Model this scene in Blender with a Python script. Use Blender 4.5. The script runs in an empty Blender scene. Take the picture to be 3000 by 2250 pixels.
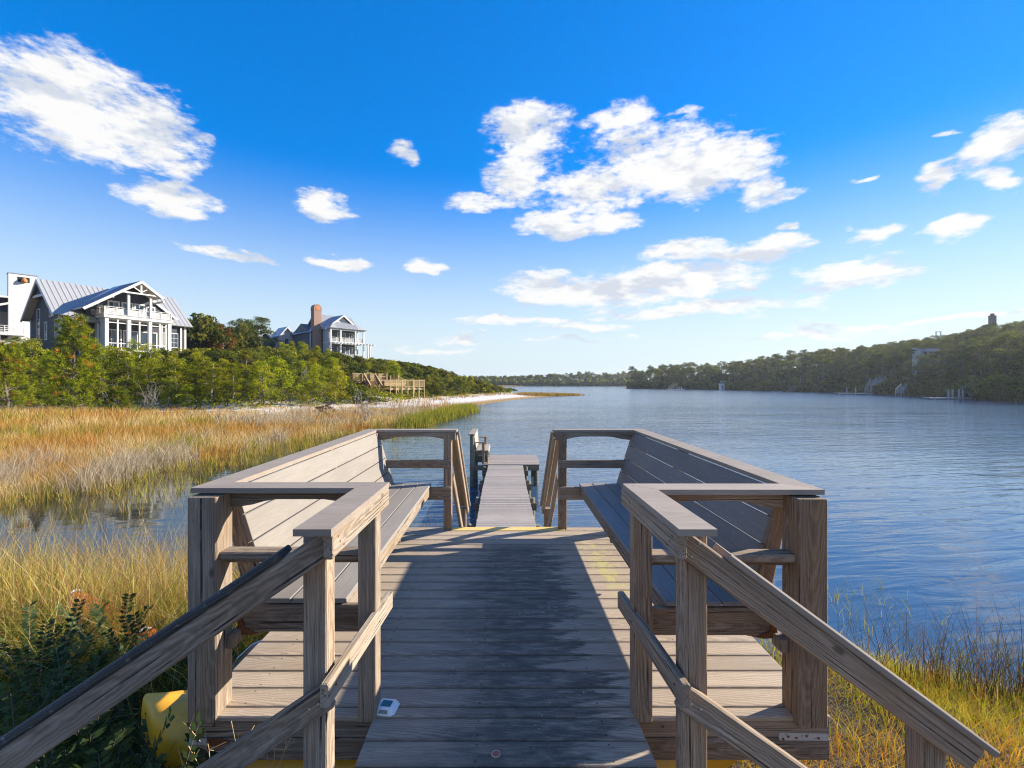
import bpy, math, random
import numpy as np
from mathutils import Vector, Matrix
random.seed(7); RNG = np.random.default_rng(7)
S = bpy.context.scene
C = S.collection
R = math.radians
# ------------------------------------------------------------------ camera, sky, sun, exposure
CAMZ = 3.50          # camera height above the lake
ZD = 1.86            # top of the deck above the lake
cam_d = bpy.data.cameras.new('camera'); cam = bpy.data.objects.new('camera', cam_d); C.objects.link(cam)
cam.location = (0, 0, CAMZ); cam.rotation_euler = (R(90), 0, 0)
cam_d.sensor_width = 36; cam_d.lens = 36 * 1360 / 3000
cam_d.shift_x = 20 / 3000; cam_d.shift_y = -3 / 3000
cam_d.clip_start = 0.05; cam_d.clip_end = 6000
S.camera = cam
SUN_EL, SUN_AZ = R(24), math.atan2(.925, .38)      # azimuth clockwise from +Y (towards +X)
sd = Vector((math.sin(SUN_AZ) * math.cos(SUN_EL), math.cos(SUN_AZ) * math.cos(SUN_EL), math.sin(SUN_EL)))
sl = bpy.data.lights.new('sun', 'SUN'); sun = bpy.data.objects.new('sun', sl); C.objects.link(sun)
sl.energy = 5.0; sl.angle = R(0.53); sl.color = (1.0, .90, .76)
sun.rotation_euler = sd.to_track_quat('Z', 'Y').to_euler()
sun.location = sd * 50
S.view_settings.view_transform = 'Standard'; S.view_settings.look = 'None'
S.view_settings.exposure = 1.15; S.view_settings.gamma = 1
S.cycles.use_denoising = True; S.cycles.filter_width = 1.15
S.cycles.max_bounces = 5; S.cycles.diffuse_bounces = 3; S.cycles.glossy_bounces = 3; S.cycles.transmission_bounces = 3; S.cycles.transparent_max_bounces = 8
S.cycles.sample_clamp_indirect = 6

# ------------------------------------------------------------------ node helpers
class NT:
    def __init__(s, tree): s.t = tree; s.n = tree.nodes; s.l = tree.links
    def new(s, typ, **kw):
        n = s.n.new(typ)
        for k, v in kw.items(): setattr(n, k, v)
        return n
    def link(s, a, b): s.l.new(a, b)
    def put(s, sock, v):
        if isinstance(v, bpy.types.NodeSocket): s.l.new(v, sock)
        else:
            if hasattr(sock.default_value, '__len__') and hasattr(v, '__len__') and len(sock.default_value) == 4 and len(v) == 3: v = (*v, 1)
            sock.default_value = v
    def math(s, op, a, b=0.0, c=None, clamp=False):
        n = s.new('ShaderNodeMath', operation=op, use_clamp=clamp)
        s.put(n.inputs[0], a); s.put(n.inputs[1], b)
        if c is not None: s.put(n.inputs[2], c)
        return n.outputs[0]
    def vmath(s, op, a, b=(0, 0, 0)):
        n = s.new('ShaderNodeVectorMath', operation=op)
        s.put(n.inputs[0], a)
        if op == 'SCALE': s.put(n.inputs[3], b)
        else: s.put(n.inputs[1], b)
        return n.outputs[1] if op in ('LENGTH', 'DOT_PRODUCT', 'DISTANCE') else n.outputs[0]
    def sep(s, v):
        n = s.new('ShaderNodeSeparateXYZ'); s.put(n.inputs[0], v); return n.outputs
    def comb(s, x, y, z):
        n = s.new('ShaderNodeCombineXYZ'); s.put(n.inputs[0], x); s.put(n.inputs[1], y); s.put(n.inputs[2], z); return n.outputs[0]
    def mapr(s, v, a, b, c=0.0, d=1.0, smooth=True):
        n = s.new('ShaderNodeMapRange', interpolation_type='SMOOTHSTEP' if smooth else 'LINEAR')
        s.put(n.inputs[0], v); s.put(n.inputs[1], a); s.put(n.inputs[2], b); s.put(n.inputs[3], c); s.put(n.inputs[4], d)
        return n.outputs[0]
    def mix(s, f, a, b, blend='MIX'):
        n = s.new('ShaderNodeMix', data_type='RGBA', blend_type=blend)
        s.put(n.inputs[0], f); s.put(n.inputs[6], a); s.put(n.inputs[7], b); return n.outputs[2]
    def noise(s, v, scale, detail=4.0, rough=.55, dist=0.0, lac=2.0):
        n = s.new('ShaderNodeTexNoise'); s.put(n.inputs['Vector'], v); s.put(n.inputs['Scale'], scale)
        n.inputs['Detail'].default_value = detail; n.inputs['Roughness'].default_value = rough
        n.inputs['Distortion'].default_value = dist; n.inputs['Lacunarity'].default_value = lac
        return n.outputs[0]
    def ramp(s, v, stops):
        n = s.new('ShaderNodeValToRGB'); cr = n.color_ramp
        while len(cr.elements) < len(stops): cr.elements.new(.5)
        for e, (p, c) in zip(cr.elements, stops): e.position = p; e.color = (*c, 1) if len(c) == 3 else c
        s.put(n.inputs[0], v); return n.outputs[0]
    def bump(s, h, strength=.3, dist=.01, normal=None):
        n = s.new('ShaderNodeBump'); s.put(n.inputs['Strength'], strength); s.put(n.inputs['Distance'], dist)
        s.put(n.inputs['Height'], h)
        if normal is not None: s.put(n.inputs['Normal'], normal)
        return n.outputs[0]

def new_mat(name):
    m = bpy.data.materials.new(name); m.use_nodes = True
    t = NT(m.node_tree); t.n.clear()
    out = t.new('ShaderNodeOutputMaterial'); b = t.new('ShaderNodeBsdfPrincipled')
    t.link(b.outputs[0], out.inputs[0])
    return m, t, b, out
def set_b(t, b, **kw):
    for k, v in kw.items(): t.put(b.inputs[k.replace('_', ' ')], v)

# ------------------------------------------------------------------ world: Nishita sky with clouds
SKY_GAMMA, SKY_SAT, SKY_VAL, SKY_HUE = .60, 2.12, 2.08, .521
HORIZON = (3.5, 4.1, 4.5)
CLOUD_DARK, CLOUD_LIGHT = (3.35, 3.6, 4.05), (4.85, 4.83, 4.8)
SKY_STRENGTH = .092
def build_world():
    w = bpy.data.worlds.new('World'); S.world = w; w.use_nodes = True
    t = NT(w.node_tree); t.n.clear()
    out = t.new('ShaderNodeOutputWorld')
    sky = t.new('ShaderNodeTexSky', sky_type='NISHITA', sun_disc=False)
    sky.sun_elevation = SUN_EL; sky.sun_rotation = SUN_AZ
    sky.altitude = 0; sky.air_density = 1.0; sky.dust_density = 0.0; sky.ozone_density = 2.0
    gm = t.new('ShaderNodeGamma'); gm.inputs[1].default_value = SKY_GAMMA; t.link(sky.outputs[0], gm.inputs[0])
    hs = t.new('ShaderNodeHueSaturation'); hs.inputs['Saturation'].default_value = SKY_SAT; hs.inputs['Hue'].default_value = SKY_HUE; hs.inputs['Value'].default_value = SKY_VAL
    t.link(gm.outputs[0], hs.inputs['Color'])
    d = t.vmath('NORMALIZE', t.new('ShaderNodeTexCoord').outputs['Generated'])
    x, y, z = t.sep(d)
    az = t.math('ARCTAN2', x, y); el = t.math('ARCSINE', z)
    # pale moisture near the horizon, the same all round
    skyc = t.mix(t.math('MULTIPLY', t.mapr(el, .44, -.02, 0, 1), .97), hs.outputs[0], HORIZON)
    # every cloud: direction and half size (units of the 2212-wide view), last: how solid
    cl = [(150,225,235,112,1.0),(285,285,140,88,1.0),(345,335,90,48,.9),(425,292,45,18,.5),
          (375,440,88,34,1.),(700,447,58,38,.85),(500,546,110,12,.8),(760,573,54,17,1.),(938,577,46,17,1.),(873,326,34,28,.7),
          (1140,290,85,66,1.),(1125,385,85,72,1.),(1060,440,80,22,.85),(1410,350,140,80,1.),(1290,405,110,56,1.),(1530,375,125,56,1.),(1640,415,62,32,.85),
          (1240,482,100,24,1.),(1340,252,80,26,.65),(1460,240,46,10,.45),(1320,470,60,24,.75),
          (2165,300,92,56,1.),(2052,374,68,30,.9),(2190,382,50,30,.85),(2040,283,28,10,.7),(1870,383,42,9,.45),
          (1864,508,54,26,1.),(2046,501,72,26,1.),(1692,500,30,12,.8),
          (1470,542,95,26,.85),(1610,550,110,30,.95),(1845,592,112,30,1.),(1640,605,36,12,.6),
          (1290,620,200,32,1.),(1460,606,170,32,1.),(1500,664,230,24,1.),(1610,652,140,20,.9),
          (1100,698,165,11,.75),(1270,711,125,11,.75),(1010,732,65,9,.6),(1860,706,180,16,.6),(2060,688,180,9,.7),(1780,728,190,12,.6),(2150,672,120,9,.65),
          (15,622,40,20,.8),(900,752,120,9,.4),(1240,742,150,8,.45)]
    k = 3000 / 2212
    def branch(lo, hi, all_round=False):
        """one sector of sky with its clouds"""
        dn = t.vmath('MULTIPLY', d, (1, 1, 2.5))
        big = t.noise(dn, 9.0, 5, .62)
        fine = t.noise(t.vmath('ADD', dn, (3.1, 1.7, .4)), 42.0, 4, .65)
        up = t.noise(t.vmath('ADD', dn, (0.02, 0, .06)), 9.0, 3, .6)
        if all_round:
            cur = t.math('SUBTRACT', t.math('MULTIPLY', t.noise(t.vmath('MULTIPLY', d, (1, 1, 2.2)), 3.2, 2, .5), 6.0), 3.4)
            cur = t.math('SUBTRACT', t.math('MULTIPLY', t.math('ADD', cur, 3), t.math('MULTIPLY', t.mapr(t.math('ABSOLUTE', az), 1.0, 1.2), t.mapr(el, .03, .1))), 3)
        else:
            nA = t.new('ShaderNodeTexNoise'); t.put(nA.inputs['Vector'], dn); nA.inputs['Scale'].default_value = 7; nA.inputs['Detail'].default_value = 2.5; nA.inputs['Roughness'].default_value = .6
            warp = t.vmath('MULTIPLY', t.vmath('SUBTRACT', nA.outputs['Color'], (.5, .5, .5)), (.16, .085, 0))
            p = t.vmath('ADD', t.comb(az, el, 0), warp)
            cur = None
            for (cx, cy, rx, ry, s) in cl:
                if cx + rx * 1.6 + 90 < lo or cx - rx * 1.6 - 90 > hi: continue
                X0 = (cx * k - 1480) / 1360; Z0 = (1122 - cy * k) / 1360
                a0 = math.atan(X0); e0 = math.atan(Z0 * math.cos(a0))
                ra = 1.10 * rx * k / 1360 * math.cos(a0) ** 2; re = 1.10 * ry * k / 1360 * math.cos(e0) ** 2 * math.cos(a0)
                q = t.new('ShaderNodeVectorMath', operation='MULTIPLY_ADD')
                t.put(q.inputs[0], p); q.inputs[1].default_value = (1 / ra, 1 / re, 0); q.inputs[2].default_value = (-a0 / ra, -e0 / re, math.sqrt((1 - s) * .9))
                L = t.vmath('DOT_PRODUCT', q.outputs[0], q.outputs[0])
                cur = L if cur is None else t.math('SMOOTH_MIN', cur, L, .35)
            cur = t.math('SUBTRACT', 1.0, cur)
        er = t.math('ADD', t.math('MULTIPLY', t.math('SUBTRACT', big, .5), 2.3), t.math('MULTIPLY', t.math('SUBTRACT', fine, .5), 2.0))
        al = t.mapr(t.math('ADD', cur, er), -.26, .82)
        # thin parts let the blue through; thick bases turn a little grey
        sh = t.math('ADD', .5, t.math('MULTIPLY', t.math('SUBTRACT', big, up), 2.4))
        ccol = t.mix(t.mapr(sh, .15, .62), CLOUD_DARK, CLOUD_LIGHT)
        bg = t.new('ShaderNodeBackground'); bg.inputs[1].default_value = SKY_STRENGTH
        t.link(t.mix(al, skyc, ccol), bg.inputs[0])
        return bg.outputs[0]
    def mixs(f, a, b):
        n = t.new('ShaderNodeMixShader'); t.put(n.inputs[0], f); t.link(a, n.inputs[1]); t.link(b, n.inputs[2]); return n.outputs[0]
    azof = lambda px: math.atan((px * k - 1480) / 1360)
    b_back = branch(0, 0, True)  # unseen cloud cover out of frame, thickened to whiten the fill light
    sh = mixs(t.math('GREATER_THAN', az, azof(820)), branch(-400, 820), branch(820, 1760))
    sh = mixs(t.math('GREATER_THAN', az, azof(1760)), sh, branch(1760, 2800))
    sh = mixs(t.math('GREATER_THAN', t.math('ABSOLUTE', az), 1.0), sh, b_back)
    t.link(sh, out.inputs[0])
build_world()

# ------------------------------------------------------------------ object helpers
def tag(o, label=None, cat=None, group=None, kind=None):
    if label: o['label'] = label
    if cat: o['category'] = cat
    if group: o['group'] = group
    if kind: o['kind'] = kind
    return o
def thing(name, label, cat, loc=(0, 0, 0), group=None, rotz=0.0):
    o = bpy.data.objects.new(name, None); C.objects.link(o); o.location = loc; o.rotation_euler = (0, 0, rotz)
    o.empty_display_size = .2
    return tag(o, label, cat, group)
def root_m(o): return Matrix.Translation(o.location) @ o.rotation_euler.to_matrix().to_4x4()
def link(name, me, mat=None, parent=None, M=None):
    """M: world matrix of the object (roots are only translated / turned about z)"""
    o = bpy.data.objects.new(name, me); C.objects.link(o)
    if mat is not None and len(me.materials) == 0: me.materials.append(mat)
    M = M if M is not None else Matrix.Identity(4)
    if parent is not None:
        o.parent = parent
        chain = Matrix.Identity(4); q = parent; ms = []
        while q is not None: ms.append(q.matrix_basis.copy()); q = q.parent
        for m in ms: chain = m @ chain
        o.matrix_basis = chain.inverted() @ M
    else: o.matrix_basis = M
    return o
def mesh_np(name, V, F, cols=None, mat=None, smooth=False):
    """V (n,3); F (m,k) with a fixed k; cols (n,3)"""
    V = np.asarray(V, np.float32); F = np.asarray(F, np.int32); m, k = F.shape
    me = bpy.data.meshes.new(name); me.vertices.add(len(V)); me.vertices.foreach_set('co', V.ravel())
    me.loops.add(m * k); me.loops.foreach_set('vertex_index', F.ravel())
    me.polygons.add(m); me.polygons.foreach_set('loop_start', np.arange(0, m * k, k, dtype=np.int32))
    me.polygons.foreach_set('loop_total', np.full(m, k, np.int32))
    if smooth: me.polygons.foreach_set('use_smooth', np.ones(m, bool))
    me.update(calc_edges=True)
    if cols is not None:
        a = me.color_attributes.new('col', 'FLOAT_COLOR', 'POINT')
        c4 = np.ones((len(V), 4), np.float32); c4[:, :3] = cols; a.data.foreach_set('color', c4.ravel())
    if mat: me.materials.append(mat)
    return me
def mesh_py(name, verts, faces, smooth=False):
    me = bpy.data.meshes.new(name); me.from_pydata([tuple(v) for v in verts], [], faces); me.update()
    if smooth:
        for p in me.polygons: p.use_smooth = True
    return me
_cache = {}
def box_mesh(L, w, th, bv=.006, mat=None):
    key = (round(L, 3), round(w, 3), round(th, 3), round(bv, 4), mat.name if mat else '')
    if key in _cache: return _cache[key]
    b = min(bv, w * .3, th * .3)
    y, z = w / 2, th / 2
    sec = [(-y + b, -z), (y - b, -z), (y, -z + b), (y, z - b), (y - b, z), (-y + b, z), (-y, z - b), (-y, -z + b)]
    vs = []; e = min(b * .7, L * .2)
    inner = [(a * (1 - e / max(y, .001) * .6), c * (1 - e / max(z, .001) * .6)) for a, c in sec]
    for X, s in ((-L / 2, inner), (-L / 2 + e, sec), (L / 2 - e, sec), (L / 2, inner)):
        vs += [(X, a, c) for a, c in s]
    fs = []
    for r in range(3):
        for i in range(8):
            j = (i + 1) % 8; fs.append((r * 8 + i, r * 8 + j, r * 8 + 8 + j, r * 8 + 8 + i)[::-1])
    fs.append(tuple(range(8))[::1]); fs.append(tuple(range(24, 32))[::-1])
    me = mesh_py('board', vs, fs)
    me.flip_normals() if False else None
    if mat: me.materials.append(mat)
    _cache[key] = me; return me
def frame(p0, p1, up):
    x = (Vector(p1) - Vector(p0)); L = x.length; x.normalize()
    z = Vector(up); z = (z - x * z.dot(x)).normalized(); y = z.cross(x)
    M = Matrix((x, y, z)).transposed().to_4x4(); M.translation = (Vector(p0) + Vector(p1)) / 2
    return M, L
def board(name, parent, mat, p0, p1, w, th, up=(0, 0, 1), bv=.0065):
    """a bar from p0 to p1 (centre line); w across, th along 'up'"""
    M, L = frame(p0, p1, up)
    return link(name, box_mesh(L, w, th, bv, mat), None, parent, M)
def prism(name, parent, mat, poly, axis, a, b, M=None):
    """poly: 2-D outline; extruded along axis ('x','y','z') from a to b"""
    n = len(poly)
    def v(q, h): return {'z': (q[0], q[1], h), 'y': (q[0], h, q[1]), 'x': (h, q[0], q[1])}[axis]
    vs = [v(q, a) for q in poly] + [v(q, b) for q in poly]
    fs = [tuple(range(n)), tuple(range(2 * n - 1, n - 1, -1))]
    for i in range(n): j = (i + 1) % n; fs.append((i, n + i, n + j, j))
    cx = sum((Vector(q) for q in vs), Vector()) / len(vs)
    vs = [Vector(q) - cx for q in vs]
    me = mesh_py(name, vs, fs)
    import bmesh
    bm = bmesh.new(); bm.from_mesh(me); bmesh.ops.recalc_face_normals(bm, faces=bm.faces); bm.to_mesh(me); bm.free()
    me.materials.append(mat)
    T = Matrix.Translation(cx)
    return link(name, me, None, parent, (M @ T) if M is not None else T)
def tube_arrays(pts, rad, sides=8, cap=True):
    pts = [Vector(p) for p in pts]; V = []; F = []
    n = len(pts)
    for i, p in enumerate(pts):
        d = (pts[min(i + 1, n - 1)] - pts[max(i - 1, 0)]).normalized()
        a = d.orthogonal().normalized(); b = d.cross(a)
        if i == 0: ref = a
        else:
            a = (ref - d * ref.dot(d)).normalized(); b = d.cross(a); ref = a
        for k in range(sides):
            th = 2 * math.pi * k / sides
            V.append(p + (a * math.cos(th) + b * math.sin(th)) * rad[i])
    for i in range(n - 1):
        for k in range(sides):
            k2 = (k + 1) % sides
            F.append((i * sides + k, i * sides + k2, (i + 1) * sides + k2, (i + 1) * sides + k))
    return V, F
def tube(name, parent, mat, pts, rad, sides=8, smooth=True):
    if not hasattr(rad, '__len__'): rad = [rad] * len(pts)
    V, F = tube_arrays(pts, rad, sides)
    n = len(V); F.append(tuple(range(sides))[::-1]); F.append(tuple(range(n - sides, n)))
    o = Vector(pts[0]); me = mesh_py(name, [v - o for v in V], F)
    if smooth:
        for p in me.polygons: p.use_smooth = len(p.vertices) == 4
    me.materials.append(mat)
    return link(name, me, None, parent, Matrix.Translation(o))

# ------------------------------------------------------------------ materials
def wood_mat(name, c_light, c_dark, c_warm=None, grain=55., rough=.8, streak=.62, bump=.35, lichen=0.0, ringy=.34):
    m, t, b, out = new_mat(name)
    oc = t.new('ShaderNodeTexCoord').outputs['Object']; oi = t.new('ShaderNodeObjectInfo').outputs['Random']
    off = t.comb(t.math('MULTIPLY', oi, 37.0), t.math('SUBTRACT', t.math('MULTIPLY', oi, .5), .25), t.math('MULTIPLY', t.math('FRACT', t.math('MULTIPLY', oi, 13.7)), .35))
    co = t.vmath('ADD', oc, off)
    # annual rings round a pith beside the board, wandering along its length
    wob = t.noise(t.vmath('MULTIPLY', co, (.9, 4, 4)), 1.6, 3, .5)
    wv = t.new('ShaderNodeTexWave', wave_type='RINGS', rings_direction='X')
    mp = t.new('ShaderNodeMapping'); t.put(mp.inputs['Vector'], t.vmath('ADD', oc, t.comb(0, t.math('ADD', t.math('MULTIPLY', oi, .16), -.02), t.math('MULTIPLY', t.math('FRACT', t.math('MULTIPLY', oi, 7.3)), .12))))
    mp.inputs['Rotation'].default_value = (0, R(2.2), R(2.6))
    t.put(wv.inputs['Vector'], mp.outputs[0]); wv.inputs['Scale'].default_value = grain * 1.0; wv.inputs['Distortion'].default_value = 4.0
    wv.inputs['Detail'].default_value = 2.0; wv.inputs['Detail Scale'].default_value = .35
    wv.inputs['Detail Roughness'].default_value = .5
    rings = wv.outputs['Fac']
    st = t.noise(t.vmath('MULTIPLY', co, (1.1, 44, 44)), 2.0, 5, .66)
    fine = t.noise(t.vmath('MULTIPLY', co, (5, 150, 150)), 1.5, 3, .6)
    blot = t.noise(t.vmath('MULTIPLY', co, (1.6, 3, 3)), 2.6, 5, .6)
    v = t.math('ADD', t.math('MULTIPLY', rings, .42 * ringy), t.math('ADD', t.math('MULTIPLY', st, streak), t.math('MULTIPLY', fine, .26)))
    v = t.math('ADD', v, t.math('MULTIPLY', t.math('SUBTRACT', blot, .5), .38))
    v = t.mapr(v, .28, .92)
    col = t.mix(v, c_dark, c_light)
    if c_warm: col = t.mix(t.math('MULTIPLY', t.mapr(t.noise(t.vmath('MULTIPLY', co, (1.1, 6, 6)), 1.7, 4, .6), .42, .68), .75), col, t.mix(v, tuple(.42 * q for q in c_warm), c_warm))
    # checks: long thin dark cracks
    cr = t.noise(t.vmath('MULTIPLY', co, (.7, 60, 60)), 1.7, 2, .4)
    crack = t.math('MULTIPLY', t.mapr(cr, .61, .65), t.mapr(blot, .40, .56))
    col = t.mix(t.math('MULTIPLY', crack, .9), col, tuple(.18 * q for q in c_dark))
    # knots
    vo = t.new('ShaderNodeTexVoronoi', feature='F1'); t.put(vo.inputs['Vector'], t.vmath('MULTIPLY', co, (1.0, 2.2, 2.2))); vo.inputs['Scale'].default_value = 2.3
    kn = t.mapr(vo.outputs['Distance'], .035, .085, 1, 0)
    col = t.mix(t.math('MULTIPLY', kn, .7), col, tuple(.35 * q for q in c_dark))
    tint = t.mapr(oi, 0, 1, .82, 1.14, False)
    col = t.vmath('SCALE', col, tint)
    if lichen > 0:
        gp = t.new('ShaderNodeNewGeometry').outputs['Position']
        ln = t.noise(gp, 26, 5, .7)
        col = t.mix(t.math('MULTIPLY', t.mapr(ln, .6, .66), lichen), col, (.36, .36, .33))
    set_b(t, b, Base_Color=col, Roughness=rough)
    b.inputs['Specular IOR Level'].default_value = .25
    hgt = t.math('SUBTRACT', t.math('ADD', t.math('MULTIPLY', st, .6), t.math('ADD', t.math('MULTIPLY', rings, .35 * ringy), t.math('MULTIPLY', fine, .35))), t.math('MULTIPLY', crack, 1.2))
    t.link(t.bump(hgt, bump, .006), b.inputs['Normal'])
    return m
def deck_mat(name, base, dark, stained=False, lichen_patch=False, speck=0.0, rings=.22):
    """composite / weathered deck plank: fine sanded grain, cathedral print, damp staining in patches"""
    m, t, b, out = new_mat(name)
    oc = t.new('ShaderNodeTexCoord').outputs['Object']; oi = t.new('ShaderNodeObjectInfo').outputs['Random']
    gp = t.new('ShaderNodeNewGeometry').outputs['Position']
    co = t.vmath('ADD', oc, t.comb(t.math('MULTIPLY', oi, 41.0), t.math('MULTIPLY', oi, .9), 0))
    wv = t.new('ShaderNodeTexWave', wave_type='RINGS', rings_direction='X')
    mp = t.new('ShaderNodeMapping'); t.put(mp.inputs['Vector'], t.vmath('ADD', oc, t.comb(t.math('MULTIPLY', oi, 9.), t.math('SUBTRACT', t.math('MULTIPLY', oi, .12), .06), .07)))
    mp.inputs['Rotation'].default_value = (0, R(3.0), R(1.0))
    t.put(wv.inputs['Vector'], mp.outputs[0]); wv.inputs['Scale'].default_value = 42; wv.inputs['Distortion'].default_value = 4.5
    wv.inputs['Detail'].default_value = 2; wv.inputs['Detail Scale'].default_value = .25
    st = t.noise(t.vmath('MULTIPLY', co, (2, 40, 40)), 1.6, 5, .65)
    sand = t.noise(oc, 260, 3, .7)
    blot = t.noise(t.vmath('MULTIPLY', co, (1.0, 2.5, 1)), 2.2, 5, .6)
    v = t.math('ADD', t.math('MULTIPLY', wv.outputs['Fac'], rings), t.math('ADD', t.math('MULTIPLY', st, .42), t.math('MULTIPLY', sand, .38)))
    v = t.math('ADD', v, t.math('MULTIPLY', t.math('SUBTRACT', blot, .5), .4))
    v = t.mapr(v, .25, .80)
    col = t.mix(v, dark, base)
    col = t.vmath('SCALE', col, t.mapr(oi, 0, 1, .86, 1.1, False))
    rough = .72
    if stained:
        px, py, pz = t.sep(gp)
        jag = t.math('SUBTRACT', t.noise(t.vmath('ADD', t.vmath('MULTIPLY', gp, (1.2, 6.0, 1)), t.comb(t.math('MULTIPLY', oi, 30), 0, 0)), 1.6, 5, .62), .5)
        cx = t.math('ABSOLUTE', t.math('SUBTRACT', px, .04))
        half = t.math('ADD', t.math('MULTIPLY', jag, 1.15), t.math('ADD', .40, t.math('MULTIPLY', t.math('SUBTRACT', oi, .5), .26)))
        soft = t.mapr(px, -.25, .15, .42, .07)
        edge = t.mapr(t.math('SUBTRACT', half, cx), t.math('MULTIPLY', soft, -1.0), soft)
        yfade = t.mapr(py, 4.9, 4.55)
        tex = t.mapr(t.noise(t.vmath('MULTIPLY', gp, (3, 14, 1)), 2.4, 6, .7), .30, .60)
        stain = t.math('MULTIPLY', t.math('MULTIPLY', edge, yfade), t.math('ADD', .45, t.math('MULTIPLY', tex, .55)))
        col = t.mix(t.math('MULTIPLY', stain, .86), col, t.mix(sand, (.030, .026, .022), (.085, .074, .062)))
        # dirt settled along the plank edges
        ox, oy, oz = t.sep(oc)
        ed = t.mapr(t.math('ADD', t.math('ABSOLUTE', oy), t.math('MULTIPLY', t.math('SUBTRACT', blot, .5), .05)), .045, .072)
        col = t.mix(t.math('MULTIPLY', ed, .35), col, tuple(.4 * q for q in dark))
        # screw heads in pairs over the joists
        nx = t.math('SUBTRACT', t.math('FRACT', t.math('DIVIDE', t.math('ADD', px, 10.03), .6)), .5)
        nd = t.vmath('LENGTH', t.comb(t.math('MULTIPLY', nx, .6), t.math('SUBTRACT', t.math('ABSOLUTE', oy), .047), 0))
        col = t.mix(t.math('MULTIPLY', t.mapr(nd, .0062, .0036), .85), col, (.02, .017, .015))
        # white droppings and pale lichen spots
        dr = t.noise(gp, 42, 4, .65); drm = t.mapr(t.noise(gp, 3.1, 2, .5), .57, .63)
        col = t.mix(t.math('MULTIPLY', t.mapr(dr, .63, .66), t.math('MULTIPLY', drm, .7)), col, (.5, .5, .49))
        # yellow-green lichen crust beside the far end of the bench
        q = t.vmath('MULTIPLY', t.vmath('SUBTRACT', gp, (.87, 4.15, ZD)), (1 / .13, 1 / .72, 0))
        lm = t.math('SUBTRACT', t.noise(gp, 17, 6, .72), t.math('MULTIPLY', t.vmath('LENGTH', q), .16))
        col = t.mix(t.math('MULTIPLY', t.mapr(lm, .40, .47), .85), col, t.mix(sand, (.34, .30, .08), (.55, .50, .22)))
    if speck:
        sp = t.noise(gp, 34, 5, .7)
        col = t.mix(t.math('MULTIPLY', t.mapr(sp, .58, .68), speck), col, (.34, .35, .36))
    set_b(t, b, Base_Color=col, Roughness=rough); b.inputs['Specular IOR Level'].default_value = .3
    t.link(t.bump(t.math('ADD', t.math('MULTIPLY', sand, .7), st), .28, .003), b.inputs['Normal'])
    return m
def paint_mat(name, col, rough=.5, var=.15, nscale=6., dirt=None, dirt_amt=.3, spec=.4, bump=.05):
    m, t, b, out = new_mat(name)
    oc = t.new('ShaderNodeTexCoord').outputs['Object']
    n = t.noise(oc, nscale, 5, .6)
    c = t.mix(n, tuple(q * (1 - var) for q in col), tuple(min(1, q * (1 + var)) for q in col))
    if dirt: c = t.mix(t.math('MULTIPLY', t.mapr(t.noise(oc, nscale * 2.7, 6, .7), .5, .68), dirt_amt), c, dirt)
    set_b(t, b, Base_Color=c, Roughness=rough); b.inputs['Specular IOR Level'].default_value = spec
    t.link(t.bump(t.noise(oc, nscale * 12, 4, .6), bump, .01), b.inputs['Normal'])
    return m
M = {}
M['deck'] = deck_mat('weathered_deck_plank', (.50, .40, .295), (.28, .218, .157), stained=True)
M['cap'] = deck_mat('composite_cap', (.40, .335, .27), (.25, .205, .162), rings=.10)
M['bench'] = deck_mat('composite_bench_plank', (.305, .272, .232), (.21, .187, .16), speck=.0, rings=.05)
M['benchr'] = deck_mat('composite_bench_plank_lichened', (.31, .28, .25), (.19, .17, .15), speck=.45, rings=.05)
M['rail'] = wood_mat('weathered_pine_grey', (.52, .425, .325), (.165, .122, .086), (.46, .31, .185), bump=.5)
M['post'] = wood_mat('weathered_pine_brown', (.52, .39, .275), (.17, .115, .076), (.50, .31, .165), bump=.45)
M['rail_pale'] = wood_mat('bleached_pine', (.56, .48, .38), (.22, .17, .125), (.5, .35, .2), bump=.55)
M['beam'] = wood_mat('weathered_joist', (.39, .31, .235), (.14, .105, .075), (.36, .235, .14), grain=48, bump=.4)
M['cap_dark'] = deck_mat('mildewed_cap', (.085, .085, .078), (.035, .036, .034), speck=.35)
M['pier'] = deck_mat('pier_plank', (.42, .36, .30), (.26, .22, .185))
M['pile'] = wood_mat('treated_pile', (.30, .29, .21), (.11, .105, .075), (.26, .22, .11), bump=.3)
M['newwood'] = wood_mat('new_pine', (.80, .66, .40), (.58, .43, .21), (.76, .54, .27), bump=.1, streak=.4)
M['newwood_brown'] = wood_mat('stained_pine', (.36, .21, .11), (.16, .085, .04), bump=.1)
M['fargrey'] = wood_mat('far_grey_timber', (.34, .33, .31), (.16, .155, .15), bump=.1)
M['yellow_paint'] = paint_mat('yellow_step_paint', (.72, .50, .15), .6, .12, 9, (.5, .45, .38), .55, .3, .2)
M['rust'] = paint_mat('rusted_steel', (.20, .075, .03), .85, .5, 30, (.06, .025, .015), .8, .2, .4)
M['zinc'] = paint_mat('galvanised_strap', (.50, .49, .46), .5, .15, 20, (.22, .09, .04), .6, .5, .1)
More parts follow.
